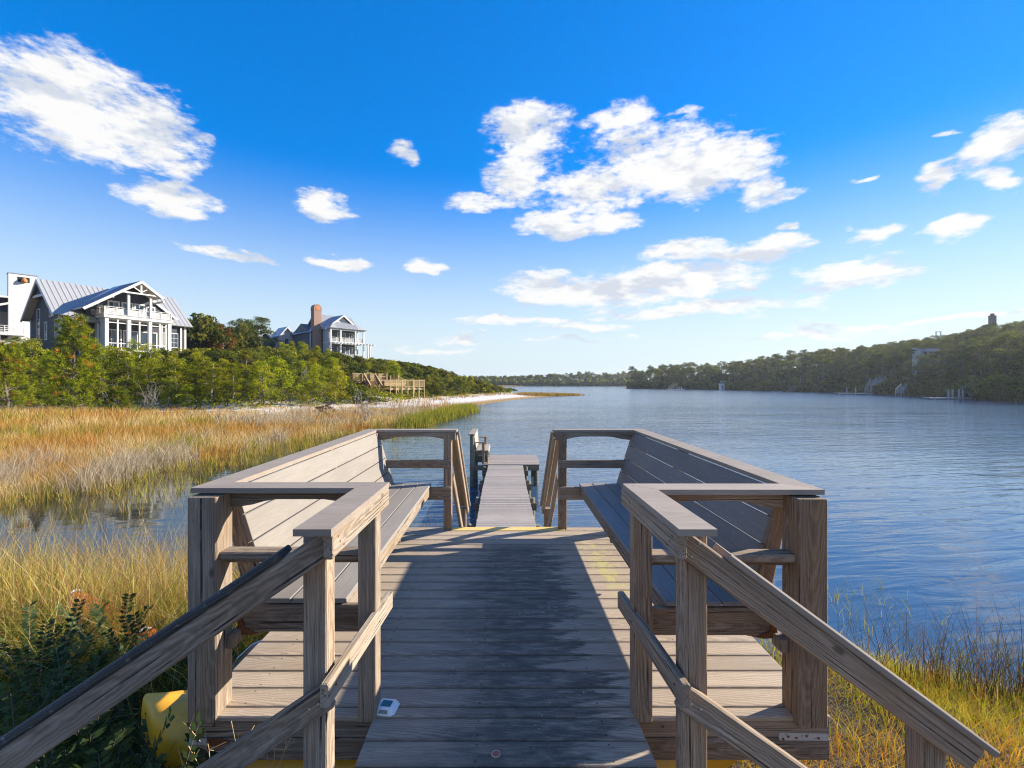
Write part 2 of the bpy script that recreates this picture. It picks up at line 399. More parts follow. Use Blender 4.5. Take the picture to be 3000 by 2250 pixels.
# ------------------------------------------------------------------ terrain and water
def pxw(px, py, z=0.0):
    Y = 1360 * (CAMZ - z) / (py - 1122); return ((px - 1480) * Y / 1360, Y)
def polyline_dist(P, L, closed=False):
    """distance from points P (n,2) to polyline L"""
    L = np.asarray(L, float); A = L[:-1]; B = L[1:]
    if closed: A = L; B = np.roll(L, -1, 0)
    best = np.full(len(P), 1e9)
    for a, b in zip(A, B):
        ab = b - a; tt = np.clip(((P - a) @ ab) / (ab @ ab), 0, 1)
        best = np.minimum(best, np.hypot(*(P - a - tt[:, None] * ab).T))
    return best
def inside(P, L):
    L = np.asarray(L, float); r = np.zeros(len(P), bool); n = len(L)
    for i in range(n):
        a = L[i]; b = L[(i + 1) % n]
        c = (a[1] > P[:, 1]) != (b[1] > P[:, 1])
        with np.errstate(divide='ignore', invalid='ignore'):
            xi = (b[0] - a[0]) * (P[:, 1] - a[1]) / (b[1] - a[1]) + a[0]
        r ^= c & (P[:, 0] < xi)
    return r
LEFT_SHORE = [(-30, 9), (-20, 11.5), (-14.6, 13.2), (-13.2, 15.2), (-13.6, 18.6), (-12.6, 22.4), (-12.4, 28), (-9.2, 34), (-7.4, 41), (-8.2, 48), (-7.2, 60), (-3.0, 80), (2.0, 96), (7.0, 110), (13.5, 123), (17.5, 131), (13, 137), (2, 146), (-10, 160), (-30, 190), (-60, 240)]
LEFT_LAND = LEFT_SHORE + [(-60, 330), (-20, 440), (20, 500), (80, 520), (150, 500), (120, 420), (98, 350), (84, 312), (78, 299), (84, 285), (96, 262), (110, 228), (117, 195), (119, 170), (112, 136), (101, 104), (92, 82), (86, 62), (84, 40), (88, 10), (95, -40), (1800, -40), (1800, 1800), (-1800, 1800), (-1800, 9)]
NEAR_SHORE = [(-1800, 4), (-60, 4), (-22, 6.5), (-12, 7.0), (-6.6, 6.9), (-5.2, 6.3), (-4.0, 6.6), (-2.6, 6.2), (-1, 5.6), (1.0, 5.3), (2.4, 5.5), (3.4, 6.0), (4.4, 5.7), (5.6, 5.2), (8, 4.8), (14, 4), (30, 2), (84, -5), (1800, -40)]
NEAR_LAND = NEAR_SHORE + [(1800, -1800), (-1800, -1800)]
TOE = [(-140, 38), (-70, 46), (-53, 49), (-43, 51), (-33, 48.5), (-27, 47), (-22, 55), (-17, 66), (-15, 78), (-14, 88), (-8, 108), (0, 128), (3, 140), (-8, 156), (-28, 188), (-58, 240), (-58, 330), (-20, 450)]
TOE_POLY = TOE + [(20, 512), (20, 1800), (-1800, 1800), (-1800, 38)]
RIGHT_SHORE = [(78, 299), (84, 285), (96, 262), (110, 228), (117, 195), (119, 170), (112, 136), (101, 104), (92, 82), (86, 62), (84, 40), (88, 10), (95, -40)]
def smooth(a, b, x):
    q = np.clip((x - a) / (b - a), 0, 1); return q * q * (3 - 2 * q)
def vnoise(P, s, seed=0):
    """cheap smooth value noise"""
    r = np.random.default_rng(1000 + seed); out = np.zeros(len(P)); amp = 1.0; tot = 0
    for k in range(4):
        a = r.uniform(0, 6.28, 3); f = s * 2 ** k
        th = r.uniform(0, 6.28, 3)
        v = sum(np.sin((P[:, 0] * math.cos(th[i]) + P[:, 1] * math.sin(th[i])) * f * (1 + .23 * i) + a[i]) for i in range(3)) / 3
        out += amp * v; tot += amp; amp *= .55
    return out / tot
def height(P):
    P = np.asarray(P, float)
    big = inside(P, LEFT_LAND); near = inside(P, NEAR_LAND)
    ds = polyline_dist(P, LEFT_LAND, True); dn = polyline_dist(P, NEAR_SHORE)
    h = -np.minimum(np.minimum(ds, dn) * .16, 1.6) - .03
    hn = np.minimum(.04 + dn * .30, 1.16) + .05 * vnoise(P, 2.5, 3) + np.maximum(dn - 6, 0) * .05
    h = np.where(near, hn, h)
    right = P[:, 0] > 40
    toe = inside(P, TOE_POLY) & ~right; dt = polyline_dist(P, TOE)
    marsh = -.12 + .035 * np.minimum(ds, 24) + .07 * vnoise(P, .8, 5)
    hl = np.where(toe, .62 + 7.7 * smooth(0, 30, dt) + .5 * vnoise(P, .18, 7) * smooth(3, 20, dt), np.minimum(marsh, .62))
    sandbar = (P[:, 1] > 60) & ~toe
    hl = np.where(sandbar, .08 + .5 * smooth(0, 9, ds), hl)
    dr = polyline_dist(P, RIGHT_SHORE)
    Rr = 12.5 * smooth(330, 90, P[:, 1]) + 4.5
    hr = .25 + Rr * smooth(1.0, 46, dr) + .6 * vnoise(P, .12, 9) * smooth(5, 30, dr)
    hl = np.where(right, hr, hl)
    far = P[:, 1] > 430
    hl = np.where(far & ~right, np.minimum(hl, .5 + .01 * ds), hl)
    hl = np.where(far & right, np.minimum(hl, .4 + .02 * ds), hl)
    return np.where(big & ~near, hl, h)
def h1(x, y): return float(height(np.array([[x, y]]))[0])
def build_ground():
    nr, na = 230, 520
    rr = np.concatenate([np.linspace(.3, 12, 60), np.geomspace(12.2, 1700, nr - 60)])
    aa = np.linspace(0, 2 * math.pi, na, endpoint=False)
    Rg, Ag = np.meshgrid(rr, aa, indexing='ij')
    P = np.stack([Rg.ravel() * np.sin(Ag.ravel()), Rg.ravel() * np.cos(Ag.ravel())], 1)
    V = np.column_stack([P, height(P)])
    F = []
    i = np.arange(nr - 1)[:, None]; j = np.arange(na)[None, :]; j2 = (j + 1) % na
    F = np.stack([i * na + j, i * na + j2, (i + 1) * na + j2, (i + 1) * na + j], -1).reshape(-1, 4)[:, ::-1]
    # close the middle
    V = np.vstack([V, [[0, 0, h1(0, 0)]]])
    me = mesh_np('ground', V, F, smooth=True)
    m, t, b, out = new_mat('bank_soil_and_sand')
    gp = t.new('ShaderNodeNewGeometry').outputs['Position']; x, y, z = t.sep(gp)
    n1 = t.noise(gp, .35, 6, .6); n2 = t.noise(gp, 2.2, 6, .65); n3 = t.noise(gp, 14, 5, .65)
    sand = t.mix(n3, (.52, .47, .41), (.74, .70, .65))
    litter = t.mix(n3, (.07, .055, .03), (.18, .13, .07))
    soil = t.mix(n2, (.06, .045, .028), (.15, .11, .065))
    golden = t.mix(n2, (.22, .14, .05), (.42, .28, .10))
    # white sand where the bank is bare: the beach beyond the marsh and patches at the foot of the slope
    beach = t.mapr(y, 56, 70)
    sm = t.math('MULTIPLY', t.mapr(z, .10, .3), t.math('MULTIPLY', t.mapr(z, 1.7, .95), t.mapr(y, 220, 190)))
    patch = t.mapr(t.math('ADD', t.math('MULTIPLY', n1, .6), t.math('MULTIPLY', n2, .45)), .44, .58)
    sandm = t.math('MULTIPLY', sm, t.math('MAXIMUM', t.math('MULTIPLY', patch, t.mapr(y, 36, 46)), t.math('MULTIPLY', beach, t.mapr(n2, .2, .45))))
    sandm = t.math('MULTIPLY', sandm, t.mapr(x, 60, 40))
    col = t.mix(t.mapr(z, .7, 1.6), t.mix(t.mapr(y, 10, 16), soil, golden), litter)
    col = t.mix(sandm, col, sand)
    set_b(t, b, Base_Color=col, Roughness=.95); b.inputs['Specular IOR Level'].default_value = .1
    t.link(t.bump(t.math('ADD', n3, n2), .5, .15), b.inputs['Normal'])
    me.materials.append(m)
    tag(link('ground', me), 'sandy lake bank rising to a wooded slope', kind='structure')
build_ground()
def build_water():
    V = [(-1700, -20, 0), (1700, -20, 0), (1700, 1700, 0), (-1700, 1700, 0)]
    me = mesh_py('lake', V, [(0, 1, 2, 3)])
    m, t, b, out = new_mat('lake_water')
    gp = t.new('ShaderNodeNewGeometry').outputs['Position']; x, y, z = t.sep(gp)
    p = t.vmath('MULTIPLY', gp, (1, 1, 0))
    # slow swell in long crests, short wind ripples, sheltered calm under the left bank
    lull = t.noise(t.vmath('MULTIPLY', p, (.035, .09, 0)), 1.0, 3, .5)
    calm = t.mapr(t.math('ADD', t.math('SUBTRACT', x, t.math('MULTIPLY', y, .02)), t.math('MULTIPLY', lull, 6)), -8.5, 1.0, .04, .55)
    rot = t.new('ShaderNodeMapping'); t.put(rot.inputs['Vector'], p); rot.inputs['Rotation'].default_value = (0, 0, R(-9)); rp = rot.outputs[0]
    s1 = t.noise(t.vmath('MULTIPLY', rp, (.55, 2.6, 0)), 1.0, 3, .45, .6)
    s2 = t.noise(t.vmath('MULTIPLY', rp, (2.2, 6.5, 0)), 1.0, 3, .5, .3)
    s3 = t.noise(t.vmath('MULTIPLY', rp, (.13, .45, 0)), 1.0, 2, .5)
    far = t.mapr(y, 8, 34)
    h = t.math('ADD', t.math('MULTIPLY', s1, .060), t.math('MULTIPLY', t.math('MULTIPLY', s2, .050), t.math('ADD', .08, t.math('MULTIPLY', far, 1.1))))
    s4 = t.noise(t.vmath('MULTIPLY', rp, (.26, 1.0, 0)), 1.0, 3, .55, .4)
    h = t.math('ADD', h, t.math('ADD', t.math('MULTIPLY', s3, .10), t.math('MULTIPLY', t.math('MULTIPLY', s4, .17), t.mapr(y, 14, 45, .12, 1.0))))
    gust = t.math('ADD', .62, t.math('MULTIPLY', t.mapr(lull, .35, .65), .6))
    h = t.math('MULTIPLY', h, t.math('MULTIPLY', calm, gust))
    refl_tint = t.mapr(t.math('ADD', x, t.math('MULTIPLY', y, .0)), -12, 4)  # left side carries the bank's brown-green reflection in the water colour
    col = t.mix(refl_tint, (.024, .026, .014), (.046, .094, .160))
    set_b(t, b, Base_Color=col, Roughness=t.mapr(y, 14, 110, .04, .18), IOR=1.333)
    t.link(t.bump(h, 1.0, 1.0), b.inputs['Normal'])
    me.materials.append(m)
    tag(link('water', me), 'rippled blue lake water', kind='structure')
build_water()

# ------------------------------------------------------------------ deck, benches, railings, pier
PITCH = .1472
def Z(z): return ZD + z
dk = thing('observation_deck', 'weathered grey plank deck between the two built-in benches', 'deck', (0, 2.3, ZD))
TB = .027
def deckrow(y0, y1, x0, x1, par, mat=None, dz=0.0, nm='deck_board'):
    r = random.uniform(-.0012, .0012)
    return board(nm, par, mat or M['deck'], (x0, (y0 + y1) / 2, Z(-TB / 2) + dz + r), (x1, (y0 + y1) / 2 + random.uniform(-.0015, .0015), Z(-TB / 2) + dz - r), y1 - y0, TB, bv=.005)
XL, XR = -1.555, 1.60
deckrow(2.283, 2.349, XL, XR, dk)
y = 2.354
while y < 5.12:
    deckrow(y, y + PITCH - .0055, XL + random.uniform(-.004, .004), XR + random.uniform(-.004, .004), dk); y += PITCH
YF = y  # last row: yellow between the posts, grey to the sides
tag(deckrow(YF, YF + .128, -.60, .665, dk, M['yellow_paint'], .004, 'nosing_board'), 'yellow painted nosing board at the head of the steps')
deckrow(YF, YF + .128, XL, -.605, dk); deckrow(YF, YF + .128, .67, XR, dk)
YE = YF + .13
for (a, b, zt, zb) in ((XL - .01, -.64, -.03, -.118), (XL - .01, -.64, -.122, -.232), (.655, XR + .01, -.03, -.118), (.655, XR + .01, -.122, -.232)):
    board('fascia_board', dk, M['rail'], (a, 2.318, Z((zt + zb) / 2)), (b, 2.318, Z((zt + zb) / 2)), zt - zb, .038, (0, -1, 0))
for xs in (-1.50, -.9, -.3, .3, .9, 1.55):
    board('joist', dk, M['beam'], (xs, 2.34, Z(-.125)), (xs, YE - .02, Z(-.125)), .19, .038, (1, 0, 0))
for xs in (XL + .002, XR - .002):
    board('rim_board', dk, M['beam'], (xs, 2.34, Z(-.125)), (xs, YE, Z(-.125)), .19, .036, (1, 0, 0))
board('rim_board', dk, M['beam'], (XL, YE - .03, Z(-.125)), (XR, YE - .03, Z(-.125)), .19, .036, (0, 1, 0))
for xs in (-1.42, -.3, .3, 1.46):
    for ys in (2.45, 3.9, 5.15):
        board('support_post', dk, M['beam'], (xs, ys, h1(xs, ys) - .4), (xs, ys, Z(-.22)), .11, .11, (0, 1, 0))
prism('metal_strap', dk, M['zinc'], [(1.355, Z(-.098)), (1.365, Z(-.090)), (1.60, Z(-.096)), (1.60, Z(-.130)), (1.36, Z(-.128)), (1.353, Z(-.12))], 'y', 2.2965, 2.2993)
prism('metal_strap', dk, M['zinc'], [(-1.563, Z(-.118)), (-1.47, Z(-.121)), (-1.44, Z(-.140)), (-1.475, Z(-.152)), (-1.563, Z(-.150))], 'y', 2.2965, 2.2993)
prism('rust_stain_plate', dk, M['rust'], [(-1.475, Z(-.119)), (-1.40, Z(-.116)), (-1.36, Z(-.132)), (-1.42, Z(-.160)), (-1.468, Z(-.150))], 'y', 2.2935, 2.2962)
for i, (xx, zz) in enumerate([(1.40, -.108), (1.44, -.115), (1.49, -.106), (1.55, -.117), (1.375, -.12), (-1.52, -.132), (-1.535, -.05), (-1.44, -.055), (-1.53, -.2), (-1.42, -.19), (-.86, -.06), (-.85, -.12), (-.84, -.19), (.78, -.06), (.95, -.19), (1.5, -.05), (1.45, -.052)]):
    tube('screw_head', dk, M['rust'], [(xx, 2.2988 - .006, Z(zz)), (xx, 2.2988, Z(zz))], .0055, 6)

wk = thing('boardwalk', 'dark stained plank walkway running up to the deck', 'boardwalk', (0, 1.2, ZD))
y = 2.279
while y > -3.2:
    a = y - PITCH + .006
    board('deck_board', wk, M['deck'], (-.645 + random.uniform(-.003, .003), (a + y) / 2, Z(-.0165)), (.65 + random.uniform(-.003, .003), (a + y) / 2, Z(-.0165)), y - a, .027, bv=.005); y -= PITCH
for xs in (-.62, .62):
    board('stringer', wk, M['beam'], (xs, -3.2, Z(-.13)), (xs, 2.27, Z(-.13)), .19, .038, (1, 0, 0))
for xs in (-.55, .55):
    for ys in (-2.4, -.6, 1.2): board('support_post', wk, M['beam'], (xs, ys, h1(xs, ys) - .4), (xs, ys, Z(-.06)), .11, .11, (0, 1, 0))

def arch(nm, par, mat, x0, x1, yc, ztop, s):
    """2x board with a shallow arch cut in its lower edge"""
    h = .082; mid = .045; L = x1 - x0; n = 10
    pts = [(x0, ztop), (x1, ztop), (x1, ztop - h)]
    for k in range(n + 1):
        u = k / n; xx = x1 - L * (.07 + .86 * u)
        w = min(1, min(u, 1 - u) / .30); w = w * w * (3 - 2 * w)
        pts.append((xx, ztop - h + (h - mid) * w))
    pts.append((x0, ztop - h))
    return prism(nm, par, mat, pts, 'y', yc - .019, yc + .019)

def bench(sx, label):
    """sx -1: left bench, +1: right bench (mirror)"""
    g = thing('bench', label, 'bench', (sx * 1.15, 2.4, ZD))
    bm = M['bench'] if sx < 0 else M['benchr']
    dy = 0.0 if sx < 0 else -.035
    X = lambda v: v * sx
    y0, y1 = 2.36 + dy, 5.33
    # outer posts, 6x6
    for (ya, nm) in ((2.345 + dy, 'post'), (5.20, 'post')):
        board(nm, g, M['post'] if sx > 0 else M['rail'], (X(1.488), ya, Z(-.028) if ya < 3 else Z(-.02)), (X(1.488), ya, Z(1.078)), .142, .142, (0, -1, 0), .006)
    # far inner post, 4x4
    board('post', g, M['post'], (X(.645), 5.235, Z(-.0)), (X(.645), 5.235, Z(1.065)), .089, .089, (0, -1, 0), .005)
    zt, zb = 1.113, 1.087
    o, i = 1.580, 1.440
    ya = 2.33 + dy
    prism('cap_rail', g, M['cap'], [(X(o), ya), (X(i), ya + .14), (X(i), 5.20), (X(o), 5.34)], 'z', Z(zb), Z(zt))
    prism('cap_rail', g, M['cap'], [(X(o - .001), ya - .001), (X(.615), ya - .001 + .14), (X(.755), ya - .001), ], 'z', Z(zb), Z(zt)) if False else None
    prism('cap_rail', g, M['cap'], [(X(o - .002), ya - .002), (X(.757), ya - .002), (X(.617), ya + .138), (X(i + .002), ya + .138)], 'z', Z(zb), Z(zt))
    prism('cap_rail', g, M['cap'], [(X(o - .002), 5.342), (X(.545), 5.342), (X(.545), 5.202), (X(i - .002), 5.202)], 'z', Z(zb), Z(zt))
    a0, a1 = sorted((X(1.415), X(.70)))
    arch('arched_brace', g, M['beam'] if sx < 0 else M['post'], a0, a1, ya + .085, Z(1.085), sx)
    a0, a1 = sorted((X(1.44), X(.56)))
    arch('arched_brace', g, M['rail'], a0, a1, 5.215, Z(1.085), sx)
    # flat mid rails at both ends and the cleat below
    board('mid_rail', g, M['rail'], (X(1.418), ya + .012, Z(.782)), (X(.715), ya + .012, Z(.782)), .092, .038, (0, 0, 1))
    board('cleat', g, M['beam'], (X(1.418), ya + .055, Z(.742)), (X(.735), ya + .055, Z(.742)), .038, .036, (0, -1, 0))
    board('mid_rail', g, M['rail'], (X(1.44), 5.19, Z(.735)), (X(.60), 5.19, Z(.735)), .089, .038, (0, -1, 0))
    # seat beams on the end frames
    board('seat_beam', g, M['beam'] if sx < 0 else M['post'], (X(1.405), 2.455 + dy, Z(.403)), (X(.70), 2.455 + dy, Z(.403)), .142, .038, (0, -1, 0))
    board('seat_beam', g, M['rail'], (X(1.42), 5.17, Z(.412)), (X(.60), 5.17, Z(.412)), .142, .038, (0, -1, 0))
    board('seat_beam', g, M['beam'], (X(1.40), 3.8, Z(.403)), (X(.86), 3.8, Z(.403)), .142, .038, (0, -1, 0))
    board('support_block', g, M['rail'], (X(1.40), 2.40 + dy, Z(.355)), (X(1.40), 2.40 + dy, Z(.29)), .09, .04, (1, 0, 0))
    prism('rusty_hanger', g, M['rust'], [(X(1.405), Z(.345)), (X(1.385), Z(.45)), (X(1.365), Z(.36)), (X(1.30), Z(.332)), (X(1.33), Z(.322)), (X(1.40), Z(.328))], 'y', 2.425 + dy, 2.432 + dy)
    board('rear_seat_beam', g, M['beam'], (X(1.385), 2.48 + dy, Z(.447)), (X(1.385), 5.14, Z(.447)), .236, .038, (sx, 0, 0))
    # seat planks
    for k in range(3):
        xx = .83 + .07 + k * .147
        board('seat_plank', g, bm, (X(xx), 2.43 + dy, Z(.50)), (X(xx), 5.22, Z(.50)), .141, .026, (0, 0, 1), .005)
    board('seat_apron', g, M['rail_pale'] if sx < 0 else M['rail'], (X(.853), 2.46 + dy, Z(.437)), (X(.853), 5.15, Z(.437)), .098, .036, (sx, 0, 0))
    # sloping backrest planks
    bx, bz, tx, tz = 1.265, .505, 1.445, 1.083
    L = math.hypot(tx - bx, tz - bz); ux, uz = (tx - bx) / L, (tz - bz) / L
    nrm = Vector((-sx * uz, 0, ux))
    for k in range(4):
        c = (k + .5) * L / 4
        p = (X(bx + ux * c), 0, Z(bz + uz * c))
        board('back_plank', g, bm, (p[0], 2.475 + dy, p[2]), (p[0], 5.235, p[2]), L / 4 - .006, .026, nrm, .004)
    for ys in (2.50 + dy, 3.85, 5.21):
        board('back_support', g, M['post'] if sx > 0 else M['rail'], (X(bx + .045), ys, Z(.30)), (X(tx + .03), ys, Z(1.08)), .089, .037, (0, 1, 0))
    return g
bench(-1, 'sunlit grey bench with slatted back on the left of the deck')
bench(1, 'shaded grey bench with slatted back on the lake side, right of the deck')

def railing(sx, label):
    g = thing('handrail', label, 'railing', (sx * .70, 1.9, ZD))
    X = lambda v: v * sx
    wood = M['rail'] if sx < 0 else M['post']
    # inner post on the deck edge and outer post at the head of the side steps
    board('post', g, wood, (X(.676), 2.312, Z(-.02)), (X(.676), 2.312, Z(1.085)), .089, .089, (0, -1, 0), .005)
    board('post', g, wood, (X(.742), 1.853, Z(-.75)), (X(.742), 1.853, Z(1.085)), .092, .092, (0, -1, 0), .005)
    # cap with mitred end
    ya = 2.33 + (0 if sx < 0 else -.035)
    prism('cap_rail', g, M['cap'], [(X(.765), 1.672), (X(.627), 1.672), (X(.615), ya + .136), (X(.755), ya - .004)], 'z', Z(1.087), Z(1.113))
    board('top_rail', g, M['rail_pale'] if sx < 0 else M['rail'], (X(.645), 1.69, Z(1.040)), (X(.632), 2.46, Z(1.040)), .09, .036, (sx, 0, 0))
    board('lower_rail', g, M['rail_pale'] if sx < 0 else M['rail'], (X(.672), 1.725, Z(.475)), (X(.622), 2.50, Z(.475)), .092, .036, (sx, 0, 0))
    # sloping side rails that lead down to the bank
    if sx < 0: e1, e2 = (-2.02, 1.44, .14), (-1.95, 1.72, -.39)
    else: e1, e2 = (1.76, 1.745, .231), (1.72, 1.76, -.285)
    p0 = Vector((X(.675), 1.787, 1.03)); p1 = Vector(e1)
    d = (p1 - p0).normalized()
    nrm = Vector((0, -1, 0)); upv = nrm - d * nrm.dot(d)
    off = Vector((0, 0, ZD))
    board('sloping_rail', g, wood, p0 + off, p1 + off, .097, .038, upv)
    sd_ = d.cross(upv).normalized()
    if sd_.z < 0: sd_ = -sd_
    q0 = p0 + d * .17 + sd_ * .0632 + Vector((0, .045, 0)); q1 = p1 + d * .045 + sd_ * .0632 + Vector((0, .045, 0))
    board('sloping_cap', g, M['cap_dark'] if sx < 0 else M['cap'], q0 + off, q1 + off, .14, .028, sd_, .006)
    p0 = Vector((X(.68), 1.787, .440)); p1 = Vector(e2)
    d = (p1 - p0).normalized(); upv = nrm - d * nrm.dot(d)
    board('sloping_rail', g, M['rail'], p0 + off, p1 + off, .097, .037, upv)
    ex = e1[0] - (.115 * sx); 
    board('post', g, M['rail'], (ex, e1[1] + .075, h1(ex, 1.8) - .2), (ex, e1[1] + .075, Z(e1[2] + .05)), .089, .089, (0, -1, 0), .005)
    # side steps under the rail
    for k in range(4):
        xs = X(.80 + .27 * k)
        zt = -.18 - .18 * k
        if Z(zt) > h1(xs, 1.2): board('step_tread', g, M['pier'], (xs, .35, Z(zt)), (xs, 1.72, Z(zt)), .26, .035)
    for (a, b) in (((X(.69), 1.766), 1.05), ((X(.74), 1.766), 1.03), ((X(.71), 1.766), .98), ((X(.71), 1.766), .42), ((X(.745), 1.766), .40)):
        tube('screw_head', g, M['zinc'], [(a[0], a[1], Z(b)), (a[0], a[1] - .003, Z(b))], .005, 6)
    for (a, b) in ((1.76, 1.04), (1.80, 1.015), (1.78, .485), (2.28, .47), (2.30, 1.05), (1.74, 1.065)):
        xx = X(.6445 - (a - 1.69) * .017) if b > .8 else X(.6685 - (a - 1.725) * .0645)
        tube('screw_head', g, M['rust'], [(xx - X(.019), a, Z(b)), (xx - X(.017), a, Z(b))], .0045, 6)
    return g
railing(-1, 'weathered handrail with pale capped corner sloping down to the reeds on the left')
railing(1, 'weathered handrail with capped corner sloping down to the yellow grass on the right')

# ------------------------------------------------------------------ steps down to the pier, pier, dock head
ZP = .74
st = thing('steps', 'steep plank steps with handrails from the deck down to the pier', 'steps', (0, 5.5, ZP))
n = 5
for k in range(1, n):
    zz = ZD - k * (ZD - ZP) / n; yy = YE + .02 + (k - 1) * .27
    board('step_tread', st, M['pier'], (-.56, yy + .125, zz - .018), (.56, yy + .125, zz - .018), .26, .036)
for s in (-1, 1):
    board('stringer', st, M['beam'], (s * .585, YE - .01, ZD - .16), (s * .585, YE + 1.28, ZP - .02), .22, .038, (s, 0, 0))
    A = Vector((s * .565, 5.32, ZD + 1.03)); B = Vector((s * .50, 6.16, ZD - .06))
    board('handrail', st, M['rail_pale'], A, B, .089, .037, (s, 0, 0))
    A2 = A + Vector((s * .03, .03, .045)); B2 = B + Vector((s * .03, .02, .065))
    d = (B2 - A2).normalized(); nn = Vector((s, 0, 0)).cross(d);  nn = nn if nn.z > 0 else -nn
    board('handrail_cap', st, M['cap'], A2, B2, .14, .027, nn)
    board('lower_handrail', st, M['rail_pale'], (s * .605, 5.31, ZD + .57), (s * .54, 6.14, ZD - .50), .089, .037, (s, 0, 0))
    board('post', st, M['post'], (s * .56, 6.09, ZP - .35), (s * .555, 6.09, ZD + .0), .089, .089, (0, -1, 0))
pr = thing('pier', 'narrow plank pier on round piles leading out to the dock head', 'pier', (0, 11, 0))
y = 6.36; k = 0
while y < 15.55:
    wig = .012 * math.sin(y * .9) + random.uniform(-.006, .006); tilt = .012 * math.sin(y * 1.1 + .5) + random.uniform(-.004, .004)
    sag = -.012 * math.sin((y - 7) * 1.45) ** 2
    board('plank', pr, M['pier'], (-.583 + wig, y + .07 + tilt * .5, ZP - .014 + sag), (.583 + wig, y + .07 - tilt * .5, ZP - .014 + sag + tilt * .4), .139, .027, bv=.004); y += .1465; k += 1
for s in (-1, 1):
    board('stringer', pr, M['beam'], (s * .50, 6.3, ZP - .125), (s * .50, 15.6, ZP - .125), .19, .038, (1, 0, 0))
for k, yy in enumerate((7.1, 9.2, 11.3, 13.4, 15.45)):
    for s in (-1, 1):
        xx = s * (.655 + random.uniform(-.012, .012))
        tube('pile', pr, M['pile'], [(xx, yy, -1.3), (xx, yy, .2), (xx + random.uniform(-.01, .01), yy, ZP - .05 - .02 * (k % 2)), (xx, yy, ZP - .035 - .02 * (k % 2))], [.088, .086, .082, .070], 12)
    board('cross_beam', pr, M['beam'], (-.76, yy - .105, ZP - .225), (.76, yy - .105, ZP - .225), .18, .038, (0, -1, 0))
hd = thing('dock_platform', 'grey plank dock platform at the lake end of the pier', 'dock', (.3, 16.6, 0))
y = 15.66
while y < 17.6:
    board('plank', hd, M['pier'], (-.76, y + .07, ZP + .004), (1.17 + random.uniform(-.012, .012), y + .07, ZP + .004 + .02 * (y - 16.6) * .2), .139, .027); y += .1465
for yy in (15.70, 17.55):
    board('rim_board', hd, M['beam'], (-1.2, yy, ZP - .11), (1.15, yy, ZP - .11), .18, .038, (0, -1, 0))
for xx in (-.74, 1.13):
    board('rim_board', hd, M['beam'], (xx, 15.72, ZP - .11), (xx, 17.53, ZP - .11), .18, .038, (1, 0, 0))
for xx in (-.66, .2, 1.05):
    for yy in (15.85, 17.4):
        tube('pile', hd, M['pile'], [(xx, yy, -1.4), (xx, yy, ZP - .02)], .085, 12)
db = thing('dock_bench', 'slatted bench with armrests on the left of the dock platform', 'bench', (-.95, 16.5, ZP))
for yy in (15.74, 17.36):
    tube('pile_post', db, M['pile'], [(-1.11, yy, -1.4), (-1.11, yy, .6), (-1.11, yy, ZP + 1.0)], [.095, .09, .085], 12)
    board('armrest', db, M['rail'], (-1.03, yy + .05, ZP + .735), (-.68, yy + .05, ZP + .735), .10, .034)
    board('arm_post', db, M['rail'], (-.74, yy + .05, ZP - .0), (-.74, yy + .05, ZP + .715), .089, .089, (0, -1, 0))
board('back_cap', db, M['cap'], (-1.13, 15.62, ZP + 1.02), (-1.13, 17.48, ZP + 1.02), .22, .035)
for k in range(3):
    board('back_plank', db, M['pier'], (-1.0 + .02 * k * -1, 15.7, ZP + .60 + .15 * k), (-1.0 - .02 * k, 17.4, ZP + .60 + .15 * k), .14, .027, (1, 0, .2))
for k in range(3):
    board('seat_plank', db, M['pier'], (-.93 + .145 * k, 15.78, ZP + .455), (-.93 + .145 * k, 17.42, ZP + .455), .138, .03)
board('seat_apron', db, M['rail_pale'], (-.575, 15.82, ZP + .39), (-.575, 17.4, ZP + .39), .10, .034, (1, 0, 0))
for yy in (15.84, 17.3):
    board('seat_beam', db, M['beam'], (-1.05, yy, ZP + .37), (-.58, yy, ZP + .37), .13, .036, (0, -1, 0))
    board('seat_leg', db, M['rail_pale'], (-.60, yy + .02, ZP - .0), (-.60, yy + .02, ZP + .43), .089, .036, (1, 0, 0))
board('lower_panel', db, M['pile'], (-1.05, 15.86, ZP + .17), (-.62, 15.86, ZP + .17), .24, .03, (0, -1, 0))
# ------------------------------------------------------------------ vegetation
def leaf_mat(name, tint=(1, 1, 1), trans=.35, var=.35, hue=.05):
    m, t, b, out = new_mat(name); t.n.remove(b)
    ca = t.new('ShaderNodeAttribute', attribute_name='col').outputs['Color']
    oi = t.new('ShaderNodeObjectInfo').outputs['Random']
    hs = t.new('ShaderNodeHueSaturation'); t.put(hs.inputs['Color'], t.vmath('MULTIPLY', ca, tint))
    t.put(hs.inputs['Hue'], t.mapr(oi, 0, 1, .5 - hue * .45, .5 + hue * .5, False))
    t.put(hs.inputs['Value'], t.mapr(t.math('FRACT', t.math('MULTIPLY', oi, 17.3)), 0, 1, 1 - var, 1 + var * .6, False))
    df = t.new('ShaderNodeBsdfDiffuse'); tr = t.new('ShaderNodeBsdfTranslucent')
    t.link(hs.outputs[0], df.inputs[0]); t.put(tr.inputs[0], t.vmath('MULTIPLY', hs.outputs[0], (1.25, 1.15, .6)))
    mx = t.new('ShaderNodeMixShader'); mx.inputs[0].default_value = trans
    t.link(df.outputs[0], mx.inputs[1]); t.link(tr.outputs[0], mx.inputs[2]); t.link(mx.outputs[0], out.inputs[0])
    return m
M['leaf'] = leaf_mat('foliage', trans=.45); M['blade'] = leaf_mat('grass_blades', trans=.3, var=0, hue=0)
M['leaf_dk'] = leaf_mat('shade_tinted_foliage', tint=(.95, .98, 1.0), trans=.33)  # right bank leaves: backlit dimness tinted into the leaf colour
